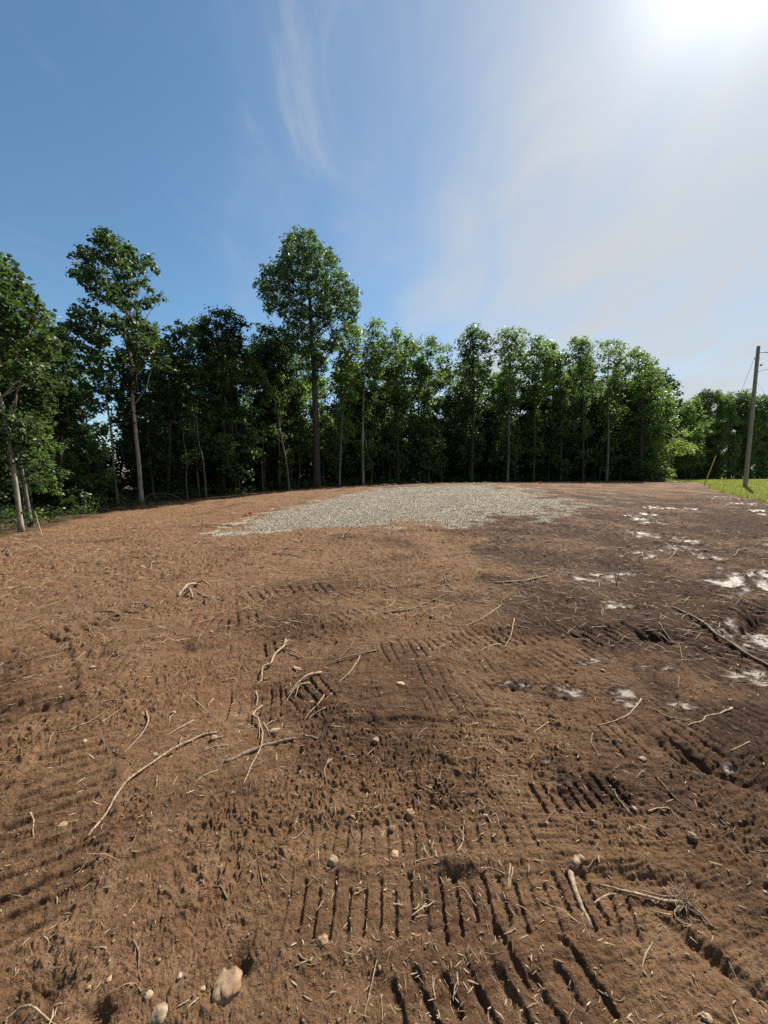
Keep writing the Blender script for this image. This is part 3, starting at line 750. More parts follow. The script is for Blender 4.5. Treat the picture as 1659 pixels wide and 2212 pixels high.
tree('dark uneven tree tucked under the left side of the tallest tree', 'P', [(570, 1068), (572, 960), (572, 850), (572, 740)], 36.5,
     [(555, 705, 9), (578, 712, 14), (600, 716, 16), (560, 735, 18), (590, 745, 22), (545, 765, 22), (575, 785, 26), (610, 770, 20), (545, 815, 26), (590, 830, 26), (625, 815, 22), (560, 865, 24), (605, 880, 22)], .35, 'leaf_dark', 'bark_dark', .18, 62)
tree('tallest tree of all, massive dark straight trunk and big oval crown', 'K', [(768, 1790), (765, 1500), (755, 1200), (745, 1000), (735, 850), (725, 620), (705, 400), (690, 260)], 36,
     [(645, 200, 35), (690, 215, 42), (735, 225, 38), (595, 240, 34), (580, 290, 36), (640, 280, 50), (710, 300, 55), (780, 290, 42), (830, 320, 40), (600, 350, 55), (680, 370, 60), (760, 370, 60), (850, 370, 45), (880, 350, 25), (540, 385, 42), (480, 420, 42), (450, 430, 28),
      (540, 450, 55), (620, 440, 58), (700, 460, 60), (790, 450, 60), (870, 440, 45), (915, 465, 35), (405, 520, 26), (440, 520, 45), (500, 520, 55), (590, 530, 60), (690, 550, 55), (780, 540, 65), (860, 530, 60), (940, 530, 48), (985, 560, 38), (1010, 590, 26), (430, 580, 40), (490, 600, 52),
      (570, 610, 55), (640, 630, 50), (800, 620, 60), (880, 610, 60), (960, 620, 50), (1005, 640, 32), (470, 660, 32), (540, 670, 45), (620, 700, 52), (700, 680, 50), (770, 700, 55), (850, 690, 55), (930, 690, 48), (985, 700, 36), (600, 760, 42), (670, 760, 50), (760, 770, 50), (840, 750, 40), (700, 830, 50), (650, 820, 36),
      (780, 850, 34), (730, 900, 40), (1015, 690, 22), (690, 930, 46), (760, 960, 44), (640, 900, 44), (820, 900, 50), (880, 830, 45), (700, 1010, 42), (790, 1030, 40), (600, 840, 40), (560, 800, 35), (900, 880, 40), (950, 780, 40), (740, 1090, 36)], .72, 'leaf_oak', 'bark_dark', .19, 62, None, depth=.85, skirt=.2)
tree('leaning yellow-green sapling with forked thin stem left of the tallest tree', 'K', [(600, 1800), (580, 1620), (548, 1440), (520, 1270), (470, 1120), (400, 1000)], 34.5,
     [(365, 990, 26), (345, 1030, 26), (400, 1040, 32), (430, 1090, 38), (380, 1110, 34), (470, 1150, 38), (510, 1190, 36), (450, 1230, 34), (560, 1230, 36), (530, 1290, 26), (580, 1150, 30), (550, 1080, 26), (400, 1290, 24)], .17, 'leaf_bright', 'bark', .18, 48)
tree('bright green leafy tree on the right flank of the tallest tree', 'K', [(905, 1785), (915, 1500), (930, 1250), (960, 950), (985, 760)], 38,
     [(990, 760, 34), (1010, 800, 36), (960, 810, 36), (1030, 840, 30), (930, 860, 36), (985, 870, 42), (900, 920, 40), (950, 940, 44), (1010, 940, 40), (900, 1000, 44), (960, 1020, 46), (1020, 1030, 36), (910, 1080, 46), (970, 1110, 42), (880, 1140, 34), (940, 1180, 44), (990, 1200, 32), (920, 1250, 36), (870, 1060, 32)], .24, 'leaf_bright', 'bark', .19, 50)
tree('slender pale-trunked tree right of the tallest, two-pronged top', 'K', [(1052, 1770), (1050, 1500), (1052, 1250), (1070, 1000), (1110, 800)], 41,
     [(1125, 735, 22), (1150, 760, 26), (1105, 775, 28), (1085, 820, 28), (1140, 820, 34), (1170, 860, 28), (1080, 880, 34), (1130, 890, 38), (1060, 940, 34), (1110, 960, 38), (1165, 950, 36), (1090, 1030, 40), (1150, 1040, 38), (1050, 1090, 34), (1120, 1120, 38)], .28, 'leaf_light', 'bark_pale', .2, 50)
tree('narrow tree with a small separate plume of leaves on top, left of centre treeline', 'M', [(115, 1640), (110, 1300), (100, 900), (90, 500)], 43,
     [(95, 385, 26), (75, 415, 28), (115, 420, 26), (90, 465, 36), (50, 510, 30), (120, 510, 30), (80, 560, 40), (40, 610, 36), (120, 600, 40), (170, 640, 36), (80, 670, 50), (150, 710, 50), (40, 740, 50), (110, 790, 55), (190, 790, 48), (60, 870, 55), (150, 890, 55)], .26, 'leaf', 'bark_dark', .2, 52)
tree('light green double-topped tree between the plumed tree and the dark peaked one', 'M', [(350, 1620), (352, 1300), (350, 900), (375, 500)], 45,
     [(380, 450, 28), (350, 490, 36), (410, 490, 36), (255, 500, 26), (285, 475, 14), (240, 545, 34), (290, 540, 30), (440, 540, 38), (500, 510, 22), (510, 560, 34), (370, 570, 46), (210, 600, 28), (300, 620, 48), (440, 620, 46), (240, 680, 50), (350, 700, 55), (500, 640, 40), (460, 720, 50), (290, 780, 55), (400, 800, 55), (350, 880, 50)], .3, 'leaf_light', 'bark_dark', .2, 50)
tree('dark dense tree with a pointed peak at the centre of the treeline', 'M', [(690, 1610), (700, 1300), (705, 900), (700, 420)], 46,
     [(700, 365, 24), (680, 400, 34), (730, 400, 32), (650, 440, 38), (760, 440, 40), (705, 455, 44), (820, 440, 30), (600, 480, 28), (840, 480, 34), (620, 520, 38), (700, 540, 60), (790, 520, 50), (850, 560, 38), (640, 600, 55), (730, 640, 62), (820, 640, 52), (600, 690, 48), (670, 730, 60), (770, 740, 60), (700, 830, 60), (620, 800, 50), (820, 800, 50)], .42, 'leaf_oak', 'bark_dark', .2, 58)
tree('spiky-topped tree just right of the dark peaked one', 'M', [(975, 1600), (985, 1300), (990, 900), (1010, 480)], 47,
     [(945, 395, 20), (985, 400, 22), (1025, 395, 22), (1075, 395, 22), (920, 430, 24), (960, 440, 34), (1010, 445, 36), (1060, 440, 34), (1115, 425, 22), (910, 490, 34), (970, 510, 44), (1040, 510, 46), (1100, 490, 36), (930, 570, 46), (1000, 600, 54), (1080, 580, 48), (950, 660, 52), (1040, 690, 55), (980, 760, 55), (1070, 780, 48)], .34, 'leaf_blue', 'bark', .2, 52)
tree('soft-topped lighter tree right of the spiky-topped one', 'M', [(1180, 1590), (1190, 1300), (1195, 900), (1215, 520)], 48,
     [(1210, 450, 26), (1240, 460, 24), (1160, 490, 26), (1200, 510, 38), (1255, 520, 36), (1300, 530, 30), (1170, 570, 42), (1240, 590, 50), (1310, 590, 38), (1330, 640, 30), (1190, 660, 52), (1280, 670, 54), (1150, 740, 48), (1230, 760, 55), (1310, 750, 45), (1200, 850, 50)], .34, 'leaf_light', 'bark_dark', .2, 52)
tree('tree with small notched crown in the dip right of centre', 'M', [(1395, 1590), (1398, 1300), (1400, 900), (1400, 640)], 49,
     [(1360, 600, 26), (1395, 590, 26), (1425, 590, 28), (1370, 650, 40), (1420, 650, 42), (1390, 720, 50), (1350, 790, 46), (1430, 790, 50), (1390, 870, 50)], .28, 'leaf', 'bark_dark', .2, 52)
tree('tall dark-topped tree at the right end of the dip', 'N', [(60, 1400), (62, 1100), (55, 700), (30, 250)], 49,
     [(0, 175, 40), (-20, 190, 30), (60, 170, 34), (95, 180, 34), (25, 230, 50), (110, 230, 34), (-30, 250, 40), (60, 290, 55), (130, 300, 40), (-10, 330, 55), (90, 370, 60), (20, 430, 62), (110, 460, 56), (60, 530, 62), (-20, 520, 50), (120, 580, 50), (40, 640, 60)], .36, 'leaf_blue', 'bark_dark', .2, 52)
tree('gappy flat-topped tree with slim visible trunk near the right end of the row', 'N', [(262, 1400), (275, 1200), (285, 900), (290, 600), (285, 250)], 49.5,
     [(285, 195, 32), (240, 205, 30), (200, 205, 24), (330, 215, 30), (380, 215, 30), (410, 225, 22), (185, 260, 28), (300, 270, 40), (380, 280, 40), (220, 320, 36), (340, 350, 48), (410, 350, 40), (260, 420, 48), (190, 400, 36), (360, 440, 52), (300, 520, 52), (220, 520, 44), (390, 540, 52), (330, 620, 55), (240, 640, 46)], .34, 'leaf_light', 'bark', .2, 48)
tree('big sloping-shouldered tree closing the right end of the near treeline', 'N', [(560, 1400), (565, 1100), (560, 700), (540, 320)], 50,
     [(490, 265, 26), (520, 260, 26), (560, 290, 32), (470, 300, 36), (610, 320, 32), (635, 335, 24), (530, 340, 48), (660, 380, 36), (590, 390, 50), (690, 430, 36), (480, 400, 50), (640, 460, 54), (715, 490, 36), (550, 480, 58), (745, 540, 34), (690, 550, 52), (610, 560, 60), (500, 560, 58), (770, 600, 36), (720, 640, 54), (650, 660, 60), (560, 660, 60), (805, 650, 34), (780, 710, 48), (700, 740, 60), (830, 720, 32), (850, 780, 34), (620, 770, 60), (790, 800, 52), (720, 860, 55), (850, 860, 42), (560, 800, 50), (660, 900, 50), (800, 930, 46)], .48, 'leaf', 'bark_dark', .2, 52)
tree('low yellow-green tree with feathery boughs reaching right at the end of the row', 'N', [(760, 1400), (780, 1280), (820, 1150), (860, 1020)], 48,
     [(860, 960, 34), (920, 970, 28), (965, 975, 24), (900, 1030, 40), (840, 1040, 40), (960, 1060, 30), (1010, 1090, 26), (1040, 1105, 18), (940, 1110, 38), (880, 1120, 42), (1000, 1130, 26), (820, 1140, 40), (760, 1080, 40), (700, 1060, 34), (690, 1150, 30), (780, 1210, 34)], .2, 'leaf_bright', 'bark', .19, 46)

# --- trees across the lawn, far right
far_right = [(950, 1395, 700, 'first'), (1030, 1395, 655, 'second'), (1130, 1395, 600, 'third'), (1215, 1395, 602, 'fourth'), (1320, 1395, 615, 'fifth'), (1400, 1395, 625, 'sixth'), (1475, 1395, 600, 'seventh'), (1570, 1395, 650, 'eighth'), (1640, 1395, 645, 'ninth')]
for i, (tx, by, ty, nth) in enumerate(far_right):
    Yd = 66 + (i * 37 % 9)
    bl = [(tx + RNG.uniform(-8, 8), ty + 18, 28), (tx - 30, ty + 45, 34), (tx + 28, ty + 45, 34)]
    yy = ty + 70
    while yy < 1330:
        for q in range(3): bl.append((tx + RNG.uniform(-62, 62), yy + RNG.uniform(-20, 20), RNG.uniform(34, 50)))
        yy += 46
    tree('%s tree from the left in the far row across the lawn' % nth, 'N', [(tx, by), (tx + 3, 1100), (tx, ty + 60)], Yd, bl, .4, ('leaf', 'leaf_blue', 'leaf_dark')[i % 3], 'bark_dark', .24, 40, name='far_tree', group='far row of trees across the lawn')

# --- generic trees behind: a few kinds, copied
def edge_point(t, off):
    d = np.linalg.norm(np.diff(EDGE, axis=0), axis=1); c = np.concatenate(([0], np.cumsum(d))); s = t * c[-1]
    i = min(np.searchsorted(c, s, 'right') - 1, len(d) - 1); u = (s - c[i]) / d[i]
    e = (EDGE[i + 1] - EDGE[i]) / d[i]; nrm = np.array((-e[1], e[0]))
    return EDGE[i] + e * u * d[i] + nrm * off

def proto(name, label, cat, H, cr0, wid, nb, leafm, barkm, tw, size, dens, group, lean=.3):
    g = np.zeros(3)
    tp = [np.array((0, 0, -.1))]
    for i in range(1, 5): tp.append(np.array((RNG.normal(0, lean) * i / 4, RNG.normal(0, lean) * i / 4, H * .95 * i / 4)))
    P = smooth_path(tp, 22); r = tw / 2 * (1 - .8 * np.linspace(0, 1, 22)); r[0] *= 1.3
    bl = []
    for _ in range(nb):
        f = RNG.uniform(0, 1); z = H * (cr0 + (1 - cr0) * f); w = wid * math.sin(math.pi * (.18 + .80 * f)) ** .8
        a = RNG.uniform(0, 6.28); d = w * RNG.uniform(.25, 1) ** .7; i = int(np.argmin(np.abs(P[:, 2] - z)))
        bl.append((P[i, 0] + math.cos(a) * d, P[i, 1] + math.sin(a) * d, z, RNG.uniform(.5, 1.0) * (.45 + .17 * wid)))
    root = empty(name, (0, 0, 0)); tag(root, label, cat, group)
    T = Tubes(); T.add(P, r, 7, gnarl=.05); limb_tubes(T, P[6:], r[6:], bl, .02)
    link('trunk', T.mesh('trunk', M[barkm]), root)
    V, F, t = leaves(bl, size, dens, g)
    link('crown', mesh_np('crown', V, F, M[leafm], t, smooth=False), root)
    return root
def copy_tree(o):
    c = o.copy(); COL.objects.link(c)
    for ch in o.children:
        d = ch.copy(); COL.objects.link(d); d.parent = c
    return c
def place(o, x, y, rz, s):
    o.location = (x, y, float(base_h(x, y)) - .05); o.rotation_euler = (0, 0, rz); o.scale = (s, s, s)

used = set()
def spawn(pr, x, y, rz, s):
    o = pr if pr.name not in used else copy_tree(pr)
    used.add(pr.name); place(o, x, y, rz, s); return o

GB = 'slim shaded trees deep inside the woods'
LB = 'slim dark tree standing in the shade deep inside the woods'
back = [proto('forest_tree', LB, 'tree', 14.5, .22, 2.6, 62, 'leaf_dark', 'bark_dark', .26, .27, 62, GB),
        proto('forest_tree', LB, 'tree', 15.5, .18, 2.9, 70, 'leaf', 'bark_dark', .28, .27, 62, GB),
        proto('forest_tree', LB, 'tree', 13.0, .10, 2.5, 66, 'leaf_blue', 'bark_dark', .22, .27, 62, GB)]
i = 0
for off, n in ((2.6, 34), (6, 30), (10, 26), (14, 22)):
    for j in range(n):
        t = (j + .5 + RNG.uniform(-.35, .35)) / n
        p = edge_point(t, off + RNG.uniform(-1.2, 1.2))
        sc = RNG.uniform(.82, 1.05) * (1 - .28 * max(0, 1 - abs(p[1] - 10) / 16)) * (1.12 if p[1] > 41 else .95)
        if p[1] < 27: sc *= .70
        if off > 3 and math.hypot(p[0], p[1]) < 9: continue
        spawn(back[i % 3], p[0], p[1], RNG.uniform(0, 6.28), sc); i += 1
GU = 'bushy young trees under the canopy'
LU = 'bushy shaded young tree under the canopy of the front row'
und = [proto('young_tree', LU, 'tree', 6.5, .08, 1.9, 34, 'leaf_dark', 'bark_dark', .10, .20, 70, GU),
       proto('young_tree', LU, 'tree', 8.0, .12, 1.8, 36, 'leaf', 'bark_dark', .12, .20, 60, GU)]
for j in range(62):
    t = .12 + .86 * (j + .5 + RNG.uniform(-.4, .4)) / 62
    p = edge_point(t, RNG.uniform(2.2, 7.5))
    if p[1] < 24: p = edge_point(t, RNG.uniform(5.5, 9))
    spawn(und[0 if t < .45 else j % 2], p[0], p[1], RNG.uniform(0, 6.28), RNG.uniform(.7, 1.15))

GS = 'thin pale stems at the front of the woods'
LS = 'thin grey sapling stem with sparse leaves at the front of the woods'
sap = [proto('sapling', LS, 'tree', 8.5, .40, 1.1, 12, 'leaf_bright', 'bark', .11, .18, 24, GS, .35),
       proto('sapling', LS, 'tree', 10.5, .45, 1.2, 12, 'leaf', 'bark', .15, .19, 24, GS, .4),
       proto('sapling', LS, 'tree', 6.0, .25, 1.2, 12, 'leaf', 'bark_dark', .07, .17, 22, GS, .35)]
for j in range(54):
    t = .38 + .54 * (j + .5 + RNG.uniform(-.4, .4)) / 54
    p = edge_point(t, RNG.uniform(.5, 4.5))
    spawn(sap[j % 3], p[0], p[1], RNG.uniform(0, 6.28), RNG.uniform(.75, 1.15))

GF = 'trees behind the far row across the lawn'
LF = 'dark tree showing through gaps behind the far row across the lawn'
for j in range(30):
    X = 42 + 78 * (j + RNG.uniform(-.3, .3)) / 30; Yb = 80 + RNG.uniform(-3, 6)
    o = copy_tree(back[j % 3]); place(o, X, Yb, RNG.uniform(0, 6.28), RNG.uniform(.85, 1.0)); o['label'] = LF; o['group'] = GF; o.name = 'background_tree'

for X, Yb, sc in ((46, 59, .72), (50, 63, .8), (54, 67, .85), (49, 71, .95), (58, 72, .9), (62, 76, .95), (45, 66, .85)):
    o = copy_tree(back[1]); place(o, X, Yb, X * 1.7, sc); o['label'] = LF; o['group'] = GF; o.name = 'background_tree'

# low growth along the woods' foot and the leafy depth behind
def undergrowth():
    bl = []
    for _ in range(1100):
        p = edge_point(RNG.uniform(.12, .93), RNG.uniform(.1, 1) ** 1.6 * 5); r = RNG.uniform(.15, .55)
        bl.append((p[0], p[1], float(base_h(*p)) + r * RNG.uniform(.2, 2.0), r))
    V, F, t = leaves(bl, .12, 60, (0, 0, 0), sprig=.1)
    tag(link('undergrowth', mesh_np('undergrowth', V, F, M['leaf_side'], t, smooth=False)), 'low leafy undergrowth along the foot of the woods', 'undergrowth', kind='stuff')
    bl = []
    for _ in range(2600):
        p = edge_point(RNG.uniform(0, 1), RNG.uniform(13, 22)); r = RNG.uniform(.9, 1.6)
        bl.append((p[0], p[1], float(base_h(*p)) + RNG.uniform(.1, 9.5), r))
    for _ in range(900):
        p = edge_point(RNG.uniform(0, 1), RNG.uniform(9, 20)); bl.append((p[0], p[1], float(base_h(*p)) + RNG.uniform(.1, 3), RNG.uniform(.8, 1.3)))
    for _ in range(700):
        p = edge_point(RNG.uniform(.62, 1), RNG.uniform(4, 14)); bl.append((p[0], p[1], float(base_h(*p)) + RNG.uniform(.1, 4), RNG.uniform(.7, 1.2)))
    for _ in range(500):
        p = edge_point(RNG.uniform(.1, .5), RNG.uniform(7, 14)); bl.append((p[0], p[1], float(base_h(*p)) + RNG.uniform(.1, 3), RNG.uniform(.7, 1.2)))
    for _ in range(320):
        Yw = RNG.uniform(66, 82); bl.append((Yw * RNG.uniform(.66, .86), Yw, .5 + RNG.uniform(.1, 4.5), RNG.uniform(.8, 1.3)))
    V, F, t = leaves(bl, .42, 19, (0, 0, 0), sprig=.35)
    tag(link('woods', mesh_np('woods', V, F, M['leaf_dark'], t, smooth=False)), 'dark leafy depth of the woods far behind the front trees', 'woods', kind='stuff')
undergrowth()
def weeds():
    bl = []
    for _ in range(60):
        p = edge_point(RNG.uniform(.86, .95), RNG.uniform(-1.2, .6)); r = RNG.uniform(.2, .4)
        bl.append((p[0], p[1], float(base_h(*p)) + r * .5, r))
    V, F, t = leaves(bl, .14, 60, (0, 0, 0), sprig=.1, upright=0)
    tag(link('weeds', mesh_np('weeds', V, F, M['leaf_bright'], t, smooth=False)), 'tall yellow-green weeds between the dirt and the woods on the right', 'weeds', kind='stuff')
weeds()

# dead bare snag and fallen bough at the woods' edge
def bare(name, label, cat, k, paths, Y, r, bark):
    T = Tubes(); g = at(*fr(k, *paths[0][0]), Y); g[2] = float(base_h(g[0], g[1]))
    for q, P in enumerate(paths):
        W = [at(*fr(k, *p), Y) for p in P]
        if q == 0: W[0] = g - (0, 0, .1)
        n = 18; T.add(smooth_path(W, n), np.linspace(r if q == 0 else r * .5, r * .3, n), 6, gnarl=.1)
    o = link(name, T.mesh(name, M[bark], g), None, g); return tag(o, label, cat)
bare('dead_sapling', 'bare crooked dead sapling at the edge of the woods left of the round-topped tree', 'tree', 'K', [[(92, 1860), (80, 1720), (65, 1580), (40, 1480), (28, 1320)], [(65, 1570), (45, 1580), (30, 1600)]], 28.5, .055, 'bark')
bare('fallen_branch', 'arched pale fallen branch beside the foot of the tall pale trunk', 'branch', 'A', [[(612, 128), (640, 102), (690, 91), (740, 97), (778, 114), (786, 128)], [(740, 97), (760, 90), (790, 92)]], 24.3, .04, 'bark')

# ------------------------------------------------------------------ UTILITY POLE with its hardware, guy and lines
def pole():
    Yp = 30.0
    b = at(1609.5, 1053, Yp); b[2] = float(base_h(b[0], b[1]))
    t = at(1638.5, 748, Yp)
    root = empty('utility_pole', b); tag(root, 'weathered wooden utility pole leaning slightly on the lawn at the right', 'utility pole')
    ax = t - b
    P = b + np.linspace(-.03, 1, 24)[:, None] * ax
    T = Tubes(); T.add(P, np.linspace(.150, .108, 24), 16, gnarl=.012)
    link('pole', T.mesh('pole', M['pole'], b), root)
    def on(f): return b + ax * f
    side = np.array((1.0, -.15, 0)); side /= np.linalg.norm(side)
    T = Tubes(); T.add([on(.955) + side * .1, on(.955) + side * .45 + (0, 0, .03), on(.953) + side * .9 + (0, 0, -.06)], .035, 8)
    br = link('bracket', T.mesh('bracket', M['steel'], b), root)
    T = Tubes(); c = on(.955) + side * .9
    for dz in (-.02, -.10, -.18): T.add([c + (0, 0, dz), c + (0, 0, dz - .05)], [.06, .05], 10)
    link('insulator', T.mesh('insulator', M['ceramic'], b), br)
    T = Tubes(); c = on(.87) + side * .30
    T.add([c + (0, 0, .07), c + (0, 0, .02), c + (0, 0, -.03), c + (0, 0, -.08)], [.03, .07, .07, .03], 10); T.add([on(.87), c], .015, 6)
    link('insulator', T.mesh('insulator', M['ceramic'], b), root)
    T = Tubes(); T.add([on(.822) + side * .08, on(.828) + side * .3, on(.838) + side * .62], .018, 6)
    link('arm', T.mesh('arm', M['steel'], b), root)
    T = Tubes(); T.add([on(.925) - side * .12, on(.925) - side * .20], .03, 8); T.add([on(.915) + (0, 0, -.03), on(.915) + (0, 0, .03)], .145, 16)
    link('clamp', T.mesh('clamp', M['steel'], b), root)
    # guy with its yellow guard
    a0 = on(.925) - side * .18; a1 = gp(1521.5, 1040.5); a1 = np.array((a1[0], a1[1], float(base_h(*a1)) - .05))
    a1 = at(1521.5, 1041, 33.0); a1[2] = float(base_h(a1[0], a1[1]))
    g = empty('guy_wire', a1); tag(g, 'guy wire from the pole down to the lawn with a yellow guard', 'guy wire')
    T = Tubes(); T.add([a1, (a0 + a1) / 2, a0], .010, 6); link('cable', T.mesh('cable', M['wire'], a1), g)
    T = Tubes(); T.add(a1 + np.linspace(.0, .255, 6)[:, None] * (a0 - a1), .040, 10); link('guard', T.mesh('guard', M['yellow'], a1), g)
    # second guy and the lines to the right
    a2 = on(.75) + side * .13; e = at(1720, 948, 27.0)
    T = Tubes(); gz = np.array((e[0] + 3.2, e[1] - 1.2, 0)); 
    d = (e - a2); kx = (a2[2] - .4) / max(.1, a2[2] - e[2]); end = a2 + d * kx; end[2] = float(base_h(end[0], end[1]))
    T.add([end, (end + a2) / 2, a2], .010, 6)
    o = link('guy_wire', T.mesh('guy_wire', M['wire'], end), None, end); tag(o, 'thin bare guy wire slanting down to the right of the pole', 'guy wire')
    s0 = on(.955) + side * .9 + (0, 0, -.2)
    pts = [s0 + np.array((28 * u, -10 * u, -1.6 * math.sin(math.pi * u) + .3 * u)) for u in np.linspace(0, 1, 14)]
    T = Tubes(); T.add(pts, .016, 6); o = link('power_line', T.mesh('power_line', M['wire'], s0), None, s0)
    tag(o, 'upper power line leaving the pole bracket to the right', 'power line')
    s0 = on(.838) + side * .62
    pts = [s0 + np.array((28 * u, -8 * u, -1.9 * math.sin(math.pi * u) + .3 * u)) for u in np.linspace(0, 1, 14)]
    T = Tubes(); T.add(pts, .012, 6); o = link('power_line', T.mesh('power_line', M['wire'], s0), None, s0)
    tag(o, 'lower thin line leaving the short arm on the pole', 'power line')
pole()

# ------------------------------------------------------------------ marker flags on the gravel pad
def flag(px, py, size, label):
    x, y = gp(px, py + 3); z = float(ground_h(x, y)[0])
    root = empty('marker_flag', (x, y, z)); tag(root, label, 'flag')
    T = Tubes(); T.add([(0, 0, -.05), (.004, 0, .08), (0, .004, size * 1.5)], .0022, 5); link('wire_stake', T.mesh('wire_stake', M['steel']), root)
    n, m = 9, 7; V = []; F = []
    for side in (0, 1):
        for i in range(n):
            for j in range(m):
                u, v = i / (n - 1), j / (m - 1)
                V.append((u * size * 1.15, size * .12 * math.sin(u * 6 + v * 2) + side * .0012, size * (.55 + .85 * v) - .12 * size * u * u))
    for i in range(n - 1):
        for j in range(m - 1):
            a = i * m + j; F.append((a, a + m, a + m + 1, a + 1)); k = n * m; F.append((a + k, a + k + 1, a + k + m + 1, a + k + m))
    link('flag_cloth', mesh_np('flag_cloth', np.array(V), np.array(F), M['flag']), root)
flag(537, 1113, .10, 'small orange-red marker flag at the near left corner of the gravel')
flag(1163, 1046, .19, 'small orange-red marker flag on the far crest of the gravel')

# ------------------------------------------------------------------ STICKS AND ROOTS, traced one by one
def stick(name, label, cat, k, paths, r, m='root', lift=.0, group=None, taper=.45, gn=.14, standing=None):
    T = Tubes(); org = None
    for q, P in enumerate(paths):
        XY = gpl(k, P); XY = np.c_[XY, np.zeros(len(XY))]
        L = np.linalg.norm(np.diff(XY, axis=0), axis=1).sum(); n = int(np.clip(L / .025, 8, 60))
        Q = smooth_path(XY, n)
        t = np.linspace(0, 1, n)
        wob = .5 * r + .006 * min(1, L)
        Q[:, 0] += wob * pn(t * 5 + q * 7 + P[0][0], t * 0 + P[0][1], 3); Q[:, 1] += wob * pn(t * 5 + q * 5 + P[0][1], t * 0 + P[0][0], 9)
        h = ground_h(Q[:, 0], Q[:, 1]); kk = max(3, n // 6); pad = np.pad(h, kk, 'edge')
        hs = np.array([np.mean(pad[i:i + 2 * kk + 1]) * .6 + np.max(pad[i:i + 2 * kk + 1]) * .4 for i in range(n)])
        rr = r * (1 if q == 0 else .7) * (1 - (1 - taper) * t)
        Q[:, 2] = hs + rr * .25 + lift * np.sin(np.pi * np.clip(t, 0, 1)) 
        if standing: Q[:, 2] += standing * t
        if org is None: org = Q[0].copy()
        T.add(Q, rr, 8, gnarl=gn)
        if name == 'root' and q == 0 and n > 14:           # fine side rootlets
            for _ in range(5):
                i0 = RNG.integers(3, n - 3); a0 = RNG.uniform(0, 6.28); Lr = r * RNG.uniform(6, 16)
                B = [Q[i0], Q[i0] + np.array((math.cos(a0), math.sin(a0), .15)) * Lr * .5 + RNG.normal(0, r, 3) * (1, 1, .3), Q[i0] + np.array((math.cos(a0 + .5), math.sin(a0 + .5), -.05)) * Lr]
                T.add(smooth_path(B, 6), np.linspace(r * .28, r * .1, 6), 5)
    o = link(name, T.mesh(name, M[m], org), None, org); return tag(o, label, cat, group)

S = stick
S('root', 'knotty forked pale root left of centre, thickest of its tangle', 'root', 'E', [[(868, 95), (858, 150), (805, 215), (765, 285), (712, 305), (697, 380), (650, 398)], [(850, 175), (910, 200), (1000, 235)], [(858, 150), (885, 130), (912, 115)]], .0125, lift=.03)
S('root', 'short pale root end poking from dark pits below the forked root', 'root', 'E', [[(662, 425), (672, 465), (655, 502)]], .007)
S('root', 'long twisting double-stranded pale root running down left of centre', 'root', 'E', [[(706, 506), (655, 545), (643, 590), (678, 635), (690, 700), (706, 790), (700, 860), (660, 935), (620, 1015), (575, 1112)], [(678, 635), (684, 720), (690, 800)]], .0072, lift=.012)
S('stick', 'straight brown stick crossing the twisting double root', 'stick', 'E', [[(448, 970), (560, 918), (660, 868), (740, 832), (850, 813), (940, 800)]], .0115, 'stick', taper=.8)
S('root', 'pale split branch bundle pointing up right of the forked root', 'root', 'E', [[(1115, 322), (1040, 350), (985, 378), (930, 415), (868, 450)], [(1035, 384), (985, 400), (930, 430), (858, 492)], [(975, 385), (930, 470)]], .0105, lift=.03)
S('root', 'slim curved pale root right of the split branch bundle', 'root', 'E', [[(1388, 200), (1358, 265), (1310, 340), (1222, 402)]], .0075, lift=.02)
S('stick', 'pale twig leaning into the V of two short twigs, left of centre', 'stick', 'E', [[(205, 485), (262, 540), (322, 592)]], .0066, 'root')
S('stick', 'stubby twig ending against the V-shaped twig', 'stick', 'E', [[(366, 505), (340, 540), (330, 556)]], .0075, 'root')
S('stick', 'short pale twig below the V-shaped twigs', 'stick', 'E', [[(232, 658), (150, 706), (45, 776)]], .0062, 'root')
S('root', 'long bowed tan root sweeping down the left foreground', 'root', 'C', [[(935, 226), (870, 240), (770, 298), (650, 380), (565, 448), (505, 520), (462, 588), (378, 684)], [(775, 290), (785, 250)]], .0068, lift=.012, taper=.7)
S('stick', 'thin tan twig over grass straws above the bowed root', 'stick', 'E', [[(470, 850), (380, 856), (268, 892)]], .0052, 'root')
S('root', 'thin branched root trailing down right of the twisting double root', 'root', 'E', [[(1132, 480), (1112, 540), (1052, 602), (995, 655)], [(1190, 470), (1135, 525)], [(1145, 588), (1060, 625), (1025, 655)]], .0056)
S('stick', 'short stub of root beside the pale wood chunk', 'root', 'E', [[(715, 680), (740, 730), (756, 772)], [(718, 676), (780, 645), (842, 618)]], .0072)
S('stick', 'stout little stick right of the pale wood chunk', 'stick', 'E', [[(1005, 770), (1048, 785), (1086, 800)]], .009, 'stick', taper=.9)
S('stick', 'kinked pale twig below the bowed root, left foreground', 'stick', 'E', [[(402, 1028), (332, 1050), (290, 1080), (245, 1116)]], .0046, 'root')
S('root', 'dark root with pale side shoots at the top of the tangle', 'root', 'E', [[(1495, 172), (1335, 220), (1210, 250), (1110, 282)], [(1345, 95), (1325, 150), (1290, 195), (1225, 245)], [(1345, 100), (1400, 85), (1415, 120)]], .0082, 'stick', lift=.02)
S('stick', 'crooked brown twig standing out left of centre foreground', 'stick', 'C', [[(632, 130), (638, 190), (592, 260), (540, 316)]], .0060, 'root', lift=.01)
S('stick', 'forked thin twig left of the crooked brown twig', 'stick', 'C', [[(432, 232), (468, 298), (528, 330)], [(462, 290), (470, 322)]], .0046, 'stick')
S('stick', 'hair-thin tan stem on the left foreground track', 'stick', 'C', [[(242, 862), (300, 845), (348, 828)]], .0024, 'root')
